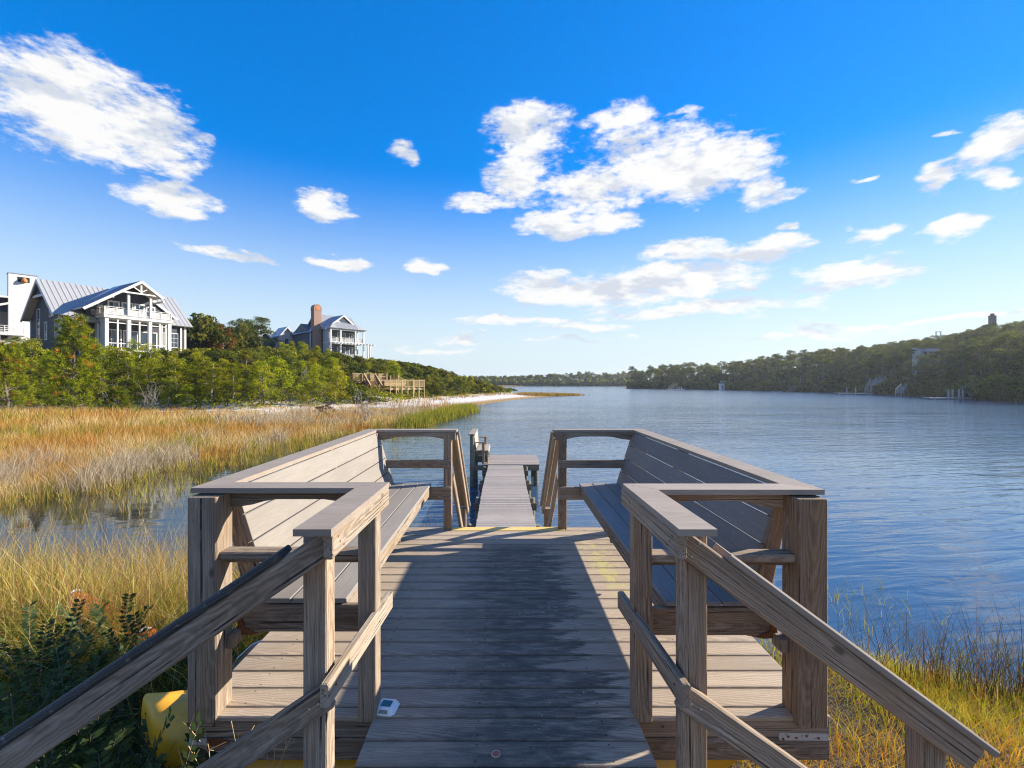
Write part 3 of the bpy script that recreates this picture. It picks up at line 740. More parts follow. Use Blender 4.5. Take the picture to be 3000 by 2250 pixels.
M['bark'] = wood_mat('bark', (.25, .20, .16), (.09, .07, .055), grain=20, bump=.5)
M['bark_pale'] = wood_mat('pale_bark', (.42, .38, .34), (.20, .175, .155), grain=20, bump=.4)

def rnd_unit(n, rng, zb=0.0):
    v = rng.normal(size=(n, 3)); v[:, 2] += zb; return v / np.linalg.norm(v, axis=1)[:, None]
def leaf_quads(P, size, rng, nbias=None, aspect=1.7):
    """a small pointed leaf (quad) at every point"""
    n = len(P); nrm = rnd_unit(n, rng, .35) if nbias is None else nbias
    a = np.cross(nrm, rnd_unit(n, rng)); a /= np.linalg.norm(a, axis=1)[:, None] + 1e-9; b = np.cross(nrm, a)
    s = (size * rng.uniform(.6, 1.35, n))[:, None]
    V = np.stack([P - a * s * aspect * .5, P + b * s * .42, P + a * s * aspect * .5, P - b * s * .42], 1).reshape(-1, 3)
    F = np.arange(4 * n).reshape(-1, 4); return V, F
def spikes(P, D, length, width, rng):
    """needle bunch: a narrow quad from P along D"""
    n = len(P); s = np.cross(D, rnd_unit(n, rng)); s /= np.linalg.norm(s, axis=1)[:, None] + 1e-9
    L = (length * rng.uniform(.65, 1.2, n))[:, None]; w = width * rng.uniform(.7, 1.2, n)[:, None]
    V = np.stack([P, P + D * L * .45 + s * w, P + D * L, P + D * L * .45 - s * w], 1).reshape(-1, 3)
    return V, np.arange(4 * n).reshape(-1, 4)
def cols_for(n, pal, rng, jitter=.18, rep=4, key=None):
    pal = np.asarray(pal, float); k = rng.integers(0, len(pal), n) if key is None else key
    c = pal[k] * rng.uniform(1 - jitter, 1 + jitter, (n, 1)); return np.repeat(c, rep, 0)
def limbs_mesh(name, limbs, mat, sides=6):
    V = []; F = []
    for pts, rad in limbs:
        v, f = tube_arrays(pts, rad, sides); o = len(V); V += v; F += [tuple(i + o for i in q) for q in f]
    me = mesh_py(name, V, F)
    for p in me.polygons: p.use_smooth = True
    me.materials.append(mat); return me
def bend(p0, p1, n, amt, rng):
    p0 = Vector(p0); p1 = Vector(p1); out = []
    off = Vector(rng.normal(size=3)) * amt * (p1 - p0).length
    for i in range(n + 1):
        u = i / n; out.append(p0.lerp(p1, u) + off * math.sin(u * math.pi) + Vector(rng.normal(size=3)) * amt * .25 * (p1 - p0).length * (0 if i in (0, n) else 1))
    return out
def crown_from_clumps(name, clumps, per, size, pal, rng, mode='leaf', length=.3):
    Vs = []; Fs = []; Cs = []; o = 0
    for (c, r, key) in clumps:
        n = max(12, int(per * (r[0] * r[1] * r[2]) ** (2 / 3)))
        d = rnd_unit(n, rng, .25); rad = rng.uniform(.35, 1.0, n) ** .5
        P = np.array(c) + d * rad[:, None] * np.array(r)
        if mode == 'leaf': V, F = leaf_quads(P, size, rng)
        else:
            D = d * .8 + rnd_unit(n, rng, .9) * .9; D /= np.linalg.norm(D, axis=1)[:, None]
            V, F = spikes(P, D, length, size, rng)
        kk = np.clip(rng.normal(key, .8, n), 0, len(pal) - 1).astype(int)
        Vs.append(V); Fs.append(F + o); Cs.append(cols_for(n, pal, rng, .2, 4, kk)); o += len(V)
    return mesh_np(name, np.vstack(Vs), np.vstack(Fs), np.vstack(Cs), M['leaf'])
# unit trees: about 1 m per unit, base at the origin; each returns (trunk mesh, crown mesh, height, half width)
OAK = [(.065, .082, .020), (.115, .132, .027), (.17, .18, .034), (.23, .22, .042)]
SPINE = [(.12, .15, .016), (.23, .255, .020), (.35, .355, .022), (.46, .43, .03)]
TPINE = [(.055, .072, .024), (.10, .125, .03), (.16, .18, .036), (.22, .22, .042)]
RUST = [(.10, .045, .022), (.17, .075, .03), (.24, .11, .05)]
def oak(seed, pal=OAK, H=4.0, W=2.3, n=34):
    rng = np.random.default_rng(seed); cl = []; lm = []
    base = Vector((0, 0, -.3)); fork = Vector((rng.normal() * .15, rng.normal() * .15, H * .22))
    lm.append(([base, fork * .6, fork], [.13, .11, .09]))
    for i in range(n):
        th = rng.uniform(0, 6.28); u = rng.uniform(0, 1) ** .6
        z = H * (.30 + .60 * (1 - u ** 1.8) * rng.uniform(.55, 1.0)); rr = W * u
        r = rng.uniform(.42, .80) * W * .36
        c = (math.cos(th) * rr, math.sin(th) * rr, z)
        cl.append((c, (r, r, r * rng.uniform(.6, .85)), rng.integers(0, len(pal))))
        if i % 3 == 0: lm.append((bend(fork, c, 4, .10, rng), [.06, .045, .032, .022, .012]))
    return limbs_mesh('oak_trunk', lm, M['bark_pale'] if seed % 2 else M['bark']), crown_from_clumps('oak_crown', cl, 300, .17, pal, rng), H, W
def scrub_pine(seed, pal=SPINE, H=6.0, W=2.0, n=46):
    rng = np.random.default_rng(seed); cl = []; lm = []
    lean = Vector((rng.normal() * .4, rng.normal() * .4, 0))
    tr = [Vector((0, 0, -.3)) + lean * (i / 6) ** 1.5 + Vector((rng.normal() * .06, rng.normal() * .06, (H + .0) * i / 6)) for i in range(7)]
    lm.append((tr, [.12, .105, .09, .07, .05, .035, .015]))
    for i in range(n):
        u = rng.uniform(.14, 1.0); th = rng.uniform(0, 6.28)
        k = min(5, int(u * 6)); tp = tr[k].lerp(tr[k + 1], u * 6 - k)
        reach = W * (1.05 - .78 * u) * rng.uniform(.45, 1.1)
        e = tp + Vector((math.cos(th) * reach, math.sin(th) * reach, reach * rng.uniform(.05, .45)))
        lm.append((bend(tp, e, 3, .07, rng), [.03, .022, .014, .006]))
        for q in range(2):
            p = tp.lerp(e, rng.uniform(.62, 1.05)); r = rng.uniform(.26, .50)
            cl.append((tuple(p), (r, r, r * .6), rng.integers(0, len(pal))))
    return limbs_mesh('pine_trunk', lm, M['bark_pale'] if seed % 2 else M['bark'], 5), crown_from_clumps('pine_crown', cl, 420, .032, pal, rng, 'spike', .27), H, W
def long_needle_pine(seed, H=9.0, W=3.0):
    rng = np.random.default_rng(seed); lm = []; Vs = []; Fs = []; Cs = []; o = 0
    pal = np.array([(.075, .11, .012), (.16, .21, .017), (.26, .295, .02), (.36, .36, .026), (.48, .22, .04)])
    tr = [Vector((.10 * math.sin(i * .9), .08 * math.cos(i * .7), H * i / 9 - .3)) for i in range(10)]
    lm.append((tr, [.17, .155, .14, .12, .105, .085, .07, .05, .035, .02]))
    h = .9
    while h < H * .97:
        nb = 6 if h < H * .8 else 4; th0 = rng.uniform(0, 6.28)
        for b in range(nb):
            th = th0 + b * 6.283 / nb + rng.normal() * .25; u = h / H
            L = W * (1.0 - .78 * u) * rng.uniform(.65, 1.12) * (1 if u > .2 else .8)
            k = min(8, int(u * 9)); tp = tr[k].lerp(tr[k + 1], u * 9 - k)
            e = tp + Vector((math.cos(th) * L, math.sin(th) * L, L * (.10 + .55 * u)))
            pts = bend(tp, e, 4, .05, rng); pts[-1].z += .18 * L
            lm.append((pts, [.04, .032, .024, .016, .008]))
            for q in range(9):
                s = rng.uniform(.38, 1.0); i = min(3, int(s * 4)); p = pts[i].lerp(pts[i + 1], s * 4 - i)
                if q > 4:
                    p = p + Vector(rng.normal(size=3)) * .22
                dirv = (pts[i + 1] - pts[i]).normalized()
                n = 20
                D = np.array(dirv) * .75 + rnd_unit(n, rng, .35) * .85; D /= np.linalg.norm(D, axis=1)[:, None]
                V, F = spikes(np.tile(np.array(p), (n, 1)), D, .44, .020, rng)
                kk = np.clip(rng.normal(1.7 + .6 * (s > .8), .9, n), 0, 3).astype(int)
                if rng.uniform() < .045: kk[:] = 4
                Vs.append(V); Fs.append(F + o); Cs.append(cols_for(n, pal, rng, .2, 4, kk)); o += len(V)
        h += rng.uniform(.38, .62)
    return limbs_mesh('pine_trunk', lm, M['bark'], 7), mesh_np('needle_crown', np.vstack(Vs), np.vstack(Fs), np.vstack(Cs), M['leaf']), H, W
def tall_pine(seed, pal=TPINE, H=13.0, W=3.4, n=26):
    rng = np.random.default_rng(seed); cl = []; lm = []
    lean = Vector((rng.normal() * .9, rng.normal() * .9, 0))
    tr = [Vector((0, 0, -.4)) + lean * (i / 6) ** 2 + Vector((rng.normal() * .1, rng.normal() * .1, H * .96 * i / 6)) for i in range(7)]
    lm.append((tr, [.19, .17, .15, .125, .10, .07, .03]))
    for i in range(n):
        u = rng.uniform(.42, 1.0); th = rng.uniform(0, 6.28); k = min(5, int(u * 6)); tp = tr[k].lerp(tr[k + 1], u * 6 - k)
        reach = W * math.sin(min(1, (1.06 - u) * 2.4) * 1.4) * rng.uniform(.4, 1.05)
        e = tp + Vector((math.cos(th) * reach, math.sin(th) * reach, reach * rng.uniform(.1, .5)))
        lm.append((bend(tp, e, 4, .10, rng), [.055, .042, .03, .02, .01]))
        for q in range(3):
            p = e + Vector((rng.normal() * .45, rng.normal() * .45, rng.normal() * .18)); r = rng.uniform(.42, .85)
            cl.append((tuple(p), (r, r, r * .55), rng.integers(0, len(pal))))
    return limbs_mesh('pine_trunk', lm, M['bark_pale'] if seed % 2 else M['bark'], 6), crown_from_clumps('pine_crown', cl, 200, .055, pal, rng, 'spike', .42), H, W
def bare_shrub(seed, H=2.6):
    rng = np.random.default_rng(seed); lm = []
    for i in range(9):
        th = rng.uniform(0, 6.28); e = Vector((math.cos(th) * rng.uniform(.3, 1.1), math.sin(th) * rng.uniform(.3, 1.1), H * rng.uniform(.5, 1)))
        pts = bend((0, 0, -.2), e, 5, .10, rng); lm.append((pts, [.035, .03, .024, .018, .012, .006]))
        for q in range(7):
            s = rng.integers(2, 6); p = pts[s]; e2 = p + Vector(rng.normal(size=3)) * .34 + Vector((0, 0, .3))
            lm.append((bend(p, e2, 2, .12, rng), [.012, .009, .004]))
    return limbs_mesh('bare_twigs', lm, M['bark_pale'], 4), None, H, 1.0
PROTO = {
 'scrub_oak': [oak(101), oak(102, H=3.6, W=2.6), oak(103, H=4.4, W=2.1), oak(104, H=3.2, W=2.4)],
 'sand_pine': [scrub_pine(201), scrub_pine(202, H=5.4, W=2.3), scrub_pine(203, H=6.4, W=1.8), scrub_pine(204, H=5.0, W=2.2)],
 'slash_pine': [tall_pine(301), tall_pine(302, H=12, W=3.8), tall_pine(303, H=14, W=3.0), tall_pine(304, H=11, W=3.6)],
 'long_needle_pine': [long_needle_pine(401), long_needle_pine(402, H=7.0, W=2.6)],
 'rust_oak': [oak(501, RUST, 4.2, 1.7, 22)],
 'bare_shrub': [bare_shrub(601), bare_shrub(602, 3.2)],
}
def plant(kind, x, y, hgt, label, cat, group, z=None, wscale=None, variant=None, name=None, mat=None):
    tr, cr, H, W = PROTO[kind][variant if variant is not None else random.randrange(len(PROTO[kind]))]
    s = hgt / H; w = (wscale or s) * random.uniform(.88, 1.12)
    o = bpy.data.objects.new(name or kind, None); C.objects.link(o); o.empty_display_size = .3
    o.location = (x, y, h1(x, y) if z is None else z); o.rotation_euler = (0, 0, random.uniform(0, 6.28)); o.scale = (w, w, s)
    tag(o, label, cat, group)
    for nm, me in (('trunk', tr), ('crown', cr)):
        if me is None: continue
        c = bpy.data.objects.new(nm, me); C.objects.link(c); c.parent = o
        if mat and nm == 'crown': c.material_slots[0].link = 'OBJECT'; c.material_slots[0].material = mat
    return o
def interp(tbl, x): return float(np.interp(x, [a for a, b in tbl], [b for a, b in tbl]))
# how high the leaf canopy reaches as seen along the bank (photo columns -> rows)
SKY_L = [(-400, 985), (0, 985), (60, 990), (110, 1005), (160, 1012), (300, 992), (390, 985), (430, 1008), (470, 995), (520, 1005), (560, 1012), (620, 1015), (760, 1010), (870, 1000), (905, 1010), (940, 1012), (1000, 1030), (1090, 1044), (1200, 1057), (1300, 1076), (1400, 1103), (1450, 1122), (1480, 1131), (1600, 1140)]
SKY_B = [(540, 915), (570, 905), (640, 930), (670, 950), (700, 930), (735, 918), (770, 945), (800, 950), (830, 990), (900, 1000)]   # tall trees between the two houses
SKY_R = [(1450, 1098), (1600, 1090), (1700, 1082), (1830, 1062), (1947, 1050), (2060, 1040), (2170, 1029), (2300, 1022), (2405, 1014), (2560, 1003), (2700, 984), (2846, 956), (2935, 938), (3000, 930), (3600, 900)]
def px_of(x, y): return 1480 + 1360 * x / y
def allowed(tbl, x, y, h): return CAMZ + (1122 - interp(tbl, px_of(x, y))) * y / 1360 - h
H1_RECT = [(-72.5, 71.5), (-57.6, 62.5), (-48.0, 78.5), (-64.0, 88.5)]
H2_RECT = [(-63, 128), (-44, 122), (-34, 134), (-46, 152), (-64, 146)]
DECK_RECT = [(-27, 74), (-20, 73.5), (-12.8, 81), (-12.5, 86), (-19, 91), (-28, 82)]
def blocked(x, y):
    P = np.array([[x, y]])
    return any(inside(P, r)[0] for r in (H1_RECT, H2_RECT, DECK_RECT))
def size_word(h, a, b): return 'small' if h < a else ('middling' if h < b else 'tall')
def place_l(px, d):
    row = 'at the foot of the slope' if d < 6 else ('part way up the slope' if d < 16 else 'high on the slope')
    for lim, w in ((110, 'below the white chimney'), (290, 'around the bushy pine'), (420, 'below the white balcony'), (560, 'below the dark house'), (700, 'below the rust-brown tree'), (830, 'left of the far house'), (960, 'below the brick chimney'), (1060, 'below the far porch'), (1150, 'behind the lookout stairs'), (1260, 'behind the lookout'), (1370, 'right of the lookout'), (9999, 'near the headland tip')):
        if px < lim: return row + ' ' + w
def place_r(px, d):
    row = 'at the water' if d < 7 else ('mid-slope' if d < 22 else 'on the ridge')
    for lim, w in ((1960, 'left of the distant float'), (2110, 'left of the pale hut'), (2290, 'right of the pale hut'), (2450, 'left of the two-post dock'), (2560, 'behind the two-post dock'), (2690, 'left of the white house'), (2780, 'around the white house'), (2890, 'left of the stone chimney'), (9999, 'right of the stone chimney')):
        if px < lim: return row + ' ' + w
def plant_left():
    pts = []; cnt = 0
    rng = np.random.default_rng(11)
    cand = np.column_stack([rng.uniform(-125, 6, 14000), rng.uniform(44, 178, 14000)])
    ins = inside(cand, TOE_POLY); dt = polyline_dist(cand, TOE); hh = height(cand)
    nz = vnoise(cand, .16, 21)
    for i in range(len(cand)):
        if not ins[i]: continue
        x, y = cand[i]; px = px_of(x, y)
        if px < -650 or dt[i] < .6 or dt[i] > 64 or blocked(x, y): continue
        if cnt >= 450: break
        gap = 2.0 + .010 * y + (0 if dt[i] < 14 else .3)
        if any((x - a) ** 2 + (y - b) ** 2 < gap * gap for a, b in pts): continue
        al = allowed(SKY_L, x, y, hh[i])
        front = dt[i] < 13 or nz[i] > .12
        if dt[i] > 5 and px < 900: al *= rng.choice([.72, .86, 1.0, 1.0, 1.13])
        if 1040 < px < 1255 and y < 82: al = min(al, CAMZ - (1158 - 1122) * y / 1360 - hh[i])      # open ground before the lookout
        if al < 1.1: continue
        pine = (front and nz[i] > -.38) if px < 1000 else nz[i] > .38
        if pine:
            hgt = min(al, (rng.uniform(4.6, 8.2) if px < 640 else rng.uniform(3.6, 6.4)) if dt[i] > 2.5 else rng.uniform(2.0, 4.0)) * rng.uniform(.86, 1.0)
            w = max(.62, min(1.1, hgt / 5.2))
            lab = size_word(hgt, 4, 5.6) + ' yellow-green scrub pine ' + place_l(px, dt[i])
            plant('sand_pine', x, y, hgt, lab, 'pine tree', 'scrub pines on the left slope', z=hh[i] - .1, wscale=w)
        else:
            hgt = min(al, rng.uniform(2.6, 4.4)) * rng.uniform(.85, 1.0)
            w = max(.75, min(1.3, hgt / 3.2))
            lab = size_word(hgt, 2.7, 3.5) + ' dark green scrub oak ' + place_l(px, dt[i])
            plant('scrub_oak', x, y, hgt, lab, 'oak tree', 'scrub oaks on the left slope', z=hh[i] - .1, wscale=w)
        pts.append((x, y)); cnt += 1
    # the tall young pine in front of the first house, and its small neighbours
    x, y = pxw(215, 1202, .9); plant('long_needle_pine', x, y, 9.2, 'tall bushy long-needled pine in front of the dark gabled house', 'pine tree', None, variant=0, wscale=1.0)
    x, y = pxw(345, 1206, .8); plant('long_needle_pine', x, y, 2.6, 'small bright green long-needled pine right of the tall bushy pine', 'pine tree', None, variant=1, wscale=.55)
    x, y = pxw(18, 1200, .9); plant('long_needle_pine', x, y, 7.0, 'yellow-green long-needled pine at the left edge of the photo', 'pine tree', None, variant=1, wscale=1.0)
    # trees behind, between the houses
    for (px, d, nm, lab) in ((585, 98, 'scrub_oak', 'tall olive green oak close behind the dark gabled house'), (565, 92, 'scrub_oak', 'broad oak touching the right end of the dark house roof'), (630, 100, 'scrub_oak', 'olive oak left of the rust-brown tree'),
                             (705, 112, 'slash_pine', 'dark flat-topped pine right of the rust-brown tree'), (738, 118, 'slash_pine', 'tallest dark pine between the two houses'), (770, 122, 'slash_pine', 'thin dark pine leaning towards the far house'),
                             (812, 150, 'slash_pine', 'small dark pine just left of the far house roof'), (850, 165, 'slash_pine', 'dark pine poking up behind the far house'), (600, 120, 'scrub_oak', 'large oak behind the rust-brown tree'), (690, 104, 'scrub_oak', 'round oak below the flat-topped pine')):
        x = (px - 1480) * d / 1360; h = h1(x, d); al = CAMZ + (1122 - interp(SKY_B, px)) * d / 1360 - h
        if nm == 'scrub_oak': plant(nm, x, d, al, lab, 'oak tree', None, z=h - .1, wscale=max(1.5, al / 4))
        else: plant(nm, x, d, al, lab, 'pine tree', None, z=h - .1, wscale=al / 12 * 1.1)
    x = (655 - 1480) * 95 / 1360; plant('rust_oak', x, 95, 8.0, 'rust-brown tree between the two houses', 'tree', None, wscale=1.35)
    x, y = pxw(985, 1181, 1.4); plant('rust_oak', x, y - 3, 1.6, 'small orange-brown bush by the lookout steps', 'bush', None, wscale=.6)
    for (px, py, z, hg, lab) in ((885, 1176, 1.0, 4.6, 'bare grey sapling at the foot of the slope'), (330, 1190, 1.0, 3.6, 'bare twiggy shrub right of the tall bushy pine'), (20, 1195, .8, 3.4, 'bare pale stems at the left edge of the photo'), (780, 1172, 1.4, 3.4, 'bare twiggy shrub below the scrub pines'), (1075, 1140, 3.0, 3.2, 'bare grey branches behind the lookout'), (440, 1184, 1.3, 3.0, 'bare branches under the scrub pines')):
        x, y = pxw(px, py, z); plant('bare_shrub', x, y, hg, lab, 'shrub', None)
plant_left()
def plant_right():
    rng = np.random.default_rng(12); pts = []; n1 = n2 = 0
    cand = np.column_stack([rng.uniform(70, 235, 12000), rng.uniform(38, 340, 12000)])
    inn = inside(cand, LEFT_LAND); dr = polyline_dist(cand, RIGHT_SHORE); hh = height(cand); nz = vnoise(cand, .1, 33)
    o = np.argsort(dr + rng.uniform(0, 30, len(dr)))
    for i in o:
        if not inn[i] or dr[i] < .8 or dr[i] > 70: continue
        x, y = cand[i]; px = px_of(x, y)
        if px > 3250 or n1 + n2 > 570: continue
        if any((x - a - (x - 0) * 0) ** 2 + (y - b) ** 2 < (2.5 + .006 * y) ** 2 for a, b in pts): continue
        al = allowed(SKY_R, x, y, hh[i])
        if 2700 < px < 2750 and y < 130: al = min(al, CAMZ + (1122 - 1040) * y / 1360 - hh[i])      # view of the white house
        if al < 2.2: continue
        tall = dr[i] > 8 and al > 6.5 and rng.uniform() < .62
        if tall and n1 < 295:
            hgt = min(al, rng.uniform(9, 14)) * rng.uniform(.86, 1.0)
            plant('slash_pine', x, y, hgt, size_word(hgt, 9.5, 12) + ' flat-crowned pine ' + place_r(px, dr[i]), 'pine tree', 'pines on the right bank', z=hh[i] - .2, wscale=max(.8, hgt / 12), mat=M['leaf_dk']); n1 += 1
        else:
            hgt = min(al, rng.uniform(3.5, 6.5)) * rng.uniform(.85, 1.0)
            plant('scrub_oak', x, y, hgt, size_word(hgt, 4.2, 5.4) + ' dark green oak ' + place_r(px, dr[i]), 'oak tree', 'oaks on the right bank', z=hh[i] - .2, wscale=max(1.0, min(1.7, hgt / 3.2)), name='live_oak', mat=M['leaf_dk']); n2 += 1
        pts.append((x, y))
    # far shore across the lake
    k = 0
    for row, (dy, hm) in enumerate(((6, 7), (14, 14), (24, 16.5), (36, 17.5))):
        for j in range(46):
            px = 1380 + j * 11.2 + rng.uniform(-6, 6)
            y = 512 + dy + rng.uniform(-3, 3); x = (px - 1480) * y / 1360
            h = max(.4, h1(x, y)); al = max(2.5, (CAMZ + (1122 - interp(SKY_R, px)) * y / 1360 - h)) * rng.uniform(.78, 1.0)
            kind = 'scrub_oak' if row == 0 else 'slash_pine'
            hg = min(al, hm * rng.uniform(.7, 1.05))
            plant(kind, x, y, hg, 'low dark bush on the far shore across the lake' if row == 0 else 'pine in the tree line on the far shore across the lake', 'bush' if row == 0 else 'pine tree', 'bushes on the far shore' if row == 0 else 'pines on the far shore', z=h - .3, wscale=1.7 if row == 0 else 1.15, name='shore_bush' if row == 0 else 'far_pine')
plant_right()
def undergrowth(name, label, P, hmax, size, pal, seed, top=None, mat=None):
    """low mixed scrub that covers the ground between the trees"""
    rng = np.random.default_rng(seed); z = height(P); n = len(P); cl = np.clip(.55 + .8 * vnoise(P, .55, seed), .15, 1.2)
    up = rng.uniform(0, 1, n) ** .7 * hmax * cl
    if top is not None: up = np.minimum(up, np.maximum(top - z, .1))
    Q = np.column_stack([P, z + up]); V, F = leaf_quads(Q, size, rng)
    zone = np.clip((vnoise(P, .3, seed + 5) + 1) * .5 * len(pal) + rng.normal(0, .7, n), 0, len(pal) - 1).astype(int)
    me = mesh_np(name, V, F, cols_for(n, pal, rng, .22, 4, zone), mat or M['leaf'])
    tag(link(name, me), label, kind='stuff')
def build_undergrowth():
    rng = np.random.default_rng(55)
    P = np.column_stack([rng.uniform(-125, 6, 220000), rng.uniform(45, 175, 220000)]); dt = polyline_dist(P, TOE)
    ok = inside(P, TOE_POLY) & (dt > 1.2 + 1.6 * vnoise(P, .4, 8)) & (dt < 50) & (P[:, 0] > -1.55 * P[:, 1]); P = P[ok]
    px = 1480 + 1360 * P[:, 0] / P[:, 1]; top = CAMZ + (1122 - (np.interp(px, [a for a, b in SKY_L], [b for a, b in SKY_L]) + 8)) * P[:, 1] / 1360
    undergrowth('undergrowth', 'mixed low scrub covering the left slope between the trees', P, 1.9, np.clip(.0034 * P[:, 1], .2, .5), OAK + SPINE[:3] + [(.20, .13, .05), (.24, .16, .08)], 56, top)
    n = 90000; i = rng.integers(0, len(RIGHT_SHORE) - 2, n); A = np.array(RIGHT_SHORE)[i]; Bq = np.array(RIGHT_SHORE)[i + 1]
    dv = Bq - A; nn = np.column_stack([-dv[:, 1], dv[:, 0]]) / np.linalg.norm(dv, axis=1)[:, None]
    P = A + dv * rng.uniform(0, 1, (n, 1)) + nn * (rng.uniform(0, 1, (n, 1)) ** 1.3 * 42 + .5); P = P[inside(P, LEFT_LAND) & (P[:, 0] > 60)]
    px = 1480 + 1360 * P[:, 0] / P[:, 1]; top = CAMZ + (1122 - (np.interp(px, [a for a, b in SKY_R], [b for a, b in SKY_R]) + 16)) * P[:, 1] / 1360
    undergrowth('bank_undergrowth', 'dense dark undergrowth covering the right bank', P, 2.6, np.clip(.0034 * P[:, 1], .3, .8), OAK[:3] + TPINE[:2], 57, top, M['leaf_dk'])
    n = 26000; px = rng.uniform(1360, 1900, n); y = 512 + rng.uniform(0, 30, n); P = np.column_stack([(px - 1480) * y / 1360, y])
    undergrowth('far_undergrowth', 'dark undergrowth below the pines on the far shore', P, 8.5, np.full(n, 1.5), OAK + TPINE[:3], 58)
build_undergrowth()
# ------------------------------------------------------------------ grasses
def blades(name, P, Hh, lean, width, C_base, C_tip, seg=2, rng=None, bend_amt=.5, droop=0.0):
    """tapering curved blades; P (n,3) roots, Hh heights, lean (n,2)"""
    n = len(P); rng = rng or RNG
    th = rng.uniform(0, 6.28, n); side = np.stack([np.cos(th), np.sin(th), np.zeros(n)], 1)
    rows = []
    cs = []
    for k in range(seg + 1):
        u = k / seg; bu = u ** 1.9
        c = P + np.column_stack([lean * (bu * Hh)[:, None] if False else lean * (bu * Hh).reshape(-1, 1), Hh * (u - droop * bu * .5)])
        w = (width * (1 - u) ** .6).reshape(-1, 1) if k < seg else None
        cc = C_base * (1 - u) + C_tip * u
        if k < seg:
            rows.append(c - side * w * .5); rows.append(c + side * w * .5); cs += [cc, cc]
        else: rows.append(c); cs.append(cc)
    V = np.stack(rows, 1); m = V.shape[1]; Cc = np.stack(cs, 1).reshape(-1, 3)
    base = (np.arange(n) * m)[:, None]
    tri = []
    for k in range(seg - 1):
        a = 2 * k; tri += [[a, a + 1, a + 3], [a, a + 3, a + 2]]
    a = 2 * (seg - 1); tri.append([a, a + 1, a + 2])
    F = (base[:, None, :] + np.array(tri)[None]).reshape(-1, 3)
    return mesh_np(name, V.reshape(-1, 3), F, Cc, M['blade'])
def pick(pal, n, rng, key=None, j=.2):
    pal = np.asarray(pal); k = rng.integers(0, len(pal), n) if key is None else np.clip(key, 0, len(pal) - 1).astype(int)
    return pal[k] * rng.uniform(1 - j, 1 + j, (n, 1))
GOLD = [(.36, .20, .055), (.46, .28, .085), (.52, .35, .13), (.40, .22, .05), (.33, .23, .09)]
GREY = [(.36, .30, .23), (.46, .39, .31), (.30, .24, .19), (.52, .46, .38)]
GREENY = [(.20, .21, .035), (.30, .29, .05), (.38, .33, .07), (.14, .16, .03)]
def build_marsh():
    rng = np.random.default_rng(31)
    # clumps sampled evenly as seen from the lake, so the near edge stays dense
    n = 185000
    y = 9.5 * (70 / 9.5) ** rng.uniform(0, 1, n) ; x = y * rng.uniform(-1.75, -.08, n)
    P = np.column_stack([x, y]); ok = inside(P, LEFT_LAND) & ~inside(P, TOE_POLY) & ~inside(P, NEAR_LAND)
    d = polyline_dist(P, LEFT_SHORE); dt = polyline_dist(P, TOE)
    ok |= inside(P, TOE_POLY) & (dt < 2.0 + 1.5 * vnoise(P, .6, 3)) & (y < 66)
    thin = np.clip(.55 + .9 * vnoise(P, .35, 41), .12, 1); thin = np.where(dt < 7, thin * .4, 1.0)
    ok &= rng.uniform(size=n) < thin
    P = P[ok]; d = d[ok]; dt = dt[ok]; n = len(P)
    z = height(P); zone = vnoise(P, .28, 43); z2 = vnoise(P, .5, 44)
    z3 = vnoise(P, 1.3, 45); grey = (zone + .35 * z3 > .10) & (d < 13); green = (z2 + .3 * z3 > .22) & ~grey; straw = (vnoise(P, .42, 46) + .3 * z3 > .12) & ~grey & ~green; rust = (vnoise(P, .35, 47) + .3 * z3 > .25) & ~grey & ~green & ~straw
    Hh = rng.uniform(.35, 1.0, n) * (1 + .45 * z3) * (1 + .3 * vnoise(P, 2.6, 48)) * np.where(grey, 1.2, 1.0) * np.where(dt < 5, .6, 1.0)
    cb = pick(GOLD, n, rng); cb[grey] = pick(GREY, grey.sum(), rng); cb[green] = pick(GREENY, green.sum(), rng); cb[straw] = pick([(.50, .38, .19), (.56, .44, .24), (.44, .33, .16)], straw.sum(), rng); cb[rust] = pick([(.36, .15, .04), (.42, .20, .05), (.30, .13, .04)], rust.sum(), rng)
    ct = cb * np.array([1.25, 1.2, 1.1])
    lean = rng.normal(0, .28, (n, 2)) + np.array([.10, -.08])
    lean[grey] *= 1.6
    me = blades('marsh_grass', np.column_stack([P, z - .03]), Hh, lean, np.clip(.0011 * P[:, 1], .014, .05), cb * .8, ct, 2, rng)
    tag(link('marsh_grass', me), 'golden and grey marsh grass along the left shore', kind='stuff')
    # sparse emergent reeds standing in the shallow water
    m = 16000; y = rng.uniform(6.8, 44, m); x = y * rng.uniform(-1.15, -.12, m); P = np.column_stack([x, y])
    d = polyline_dist(P, LEFT_SHORE); dn = polyline_dist(P, NEAR_SHORE)
    wet = ~inside(P, LEFT_LAND) & ~inside(P, NEAR_LAND)
    pr_ = np.exp(-d / 1.1) * .6 + np.exp(-dn / .8) * .45 + .30 * (vnoise(P, .9, 51) > .12) * np.exp(-np.minimum(d, dn) / 3.5)
    ok = wet & (rng.uniform(size=m) < pr_) & (x < -1.5 - .08 * y)
    P = P[ok]; reps = rng.integers(4, 10, len(P)); Q = np.repeat(P, reps, 0) + rng.normal(0, .09, (reps.sum(), 2)); n = len(Q)
    cb = pick([(.30, .29, .05), (.42, .36, .08), (.44, .30, .08), (.34, .20, .06), (.22, .24, .04)], n, rng)
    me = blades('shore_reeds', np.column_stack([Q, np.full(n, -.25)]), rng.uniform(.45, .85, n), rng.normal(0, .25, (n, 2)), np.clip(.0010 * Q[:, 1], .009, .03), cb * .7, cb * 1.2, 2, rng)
    tag(link('shore_reeds', me), 'thin yellow reeds standing in the shallow water by the left shore', kind='stuff')
    # green rushes off the beach, and brown reed on the tip of the spit
    n = 9000; u = rng.uniform(0, 1, n); a = np.array([-8.5, 37.]); b = np.array([-5.2, 58.])
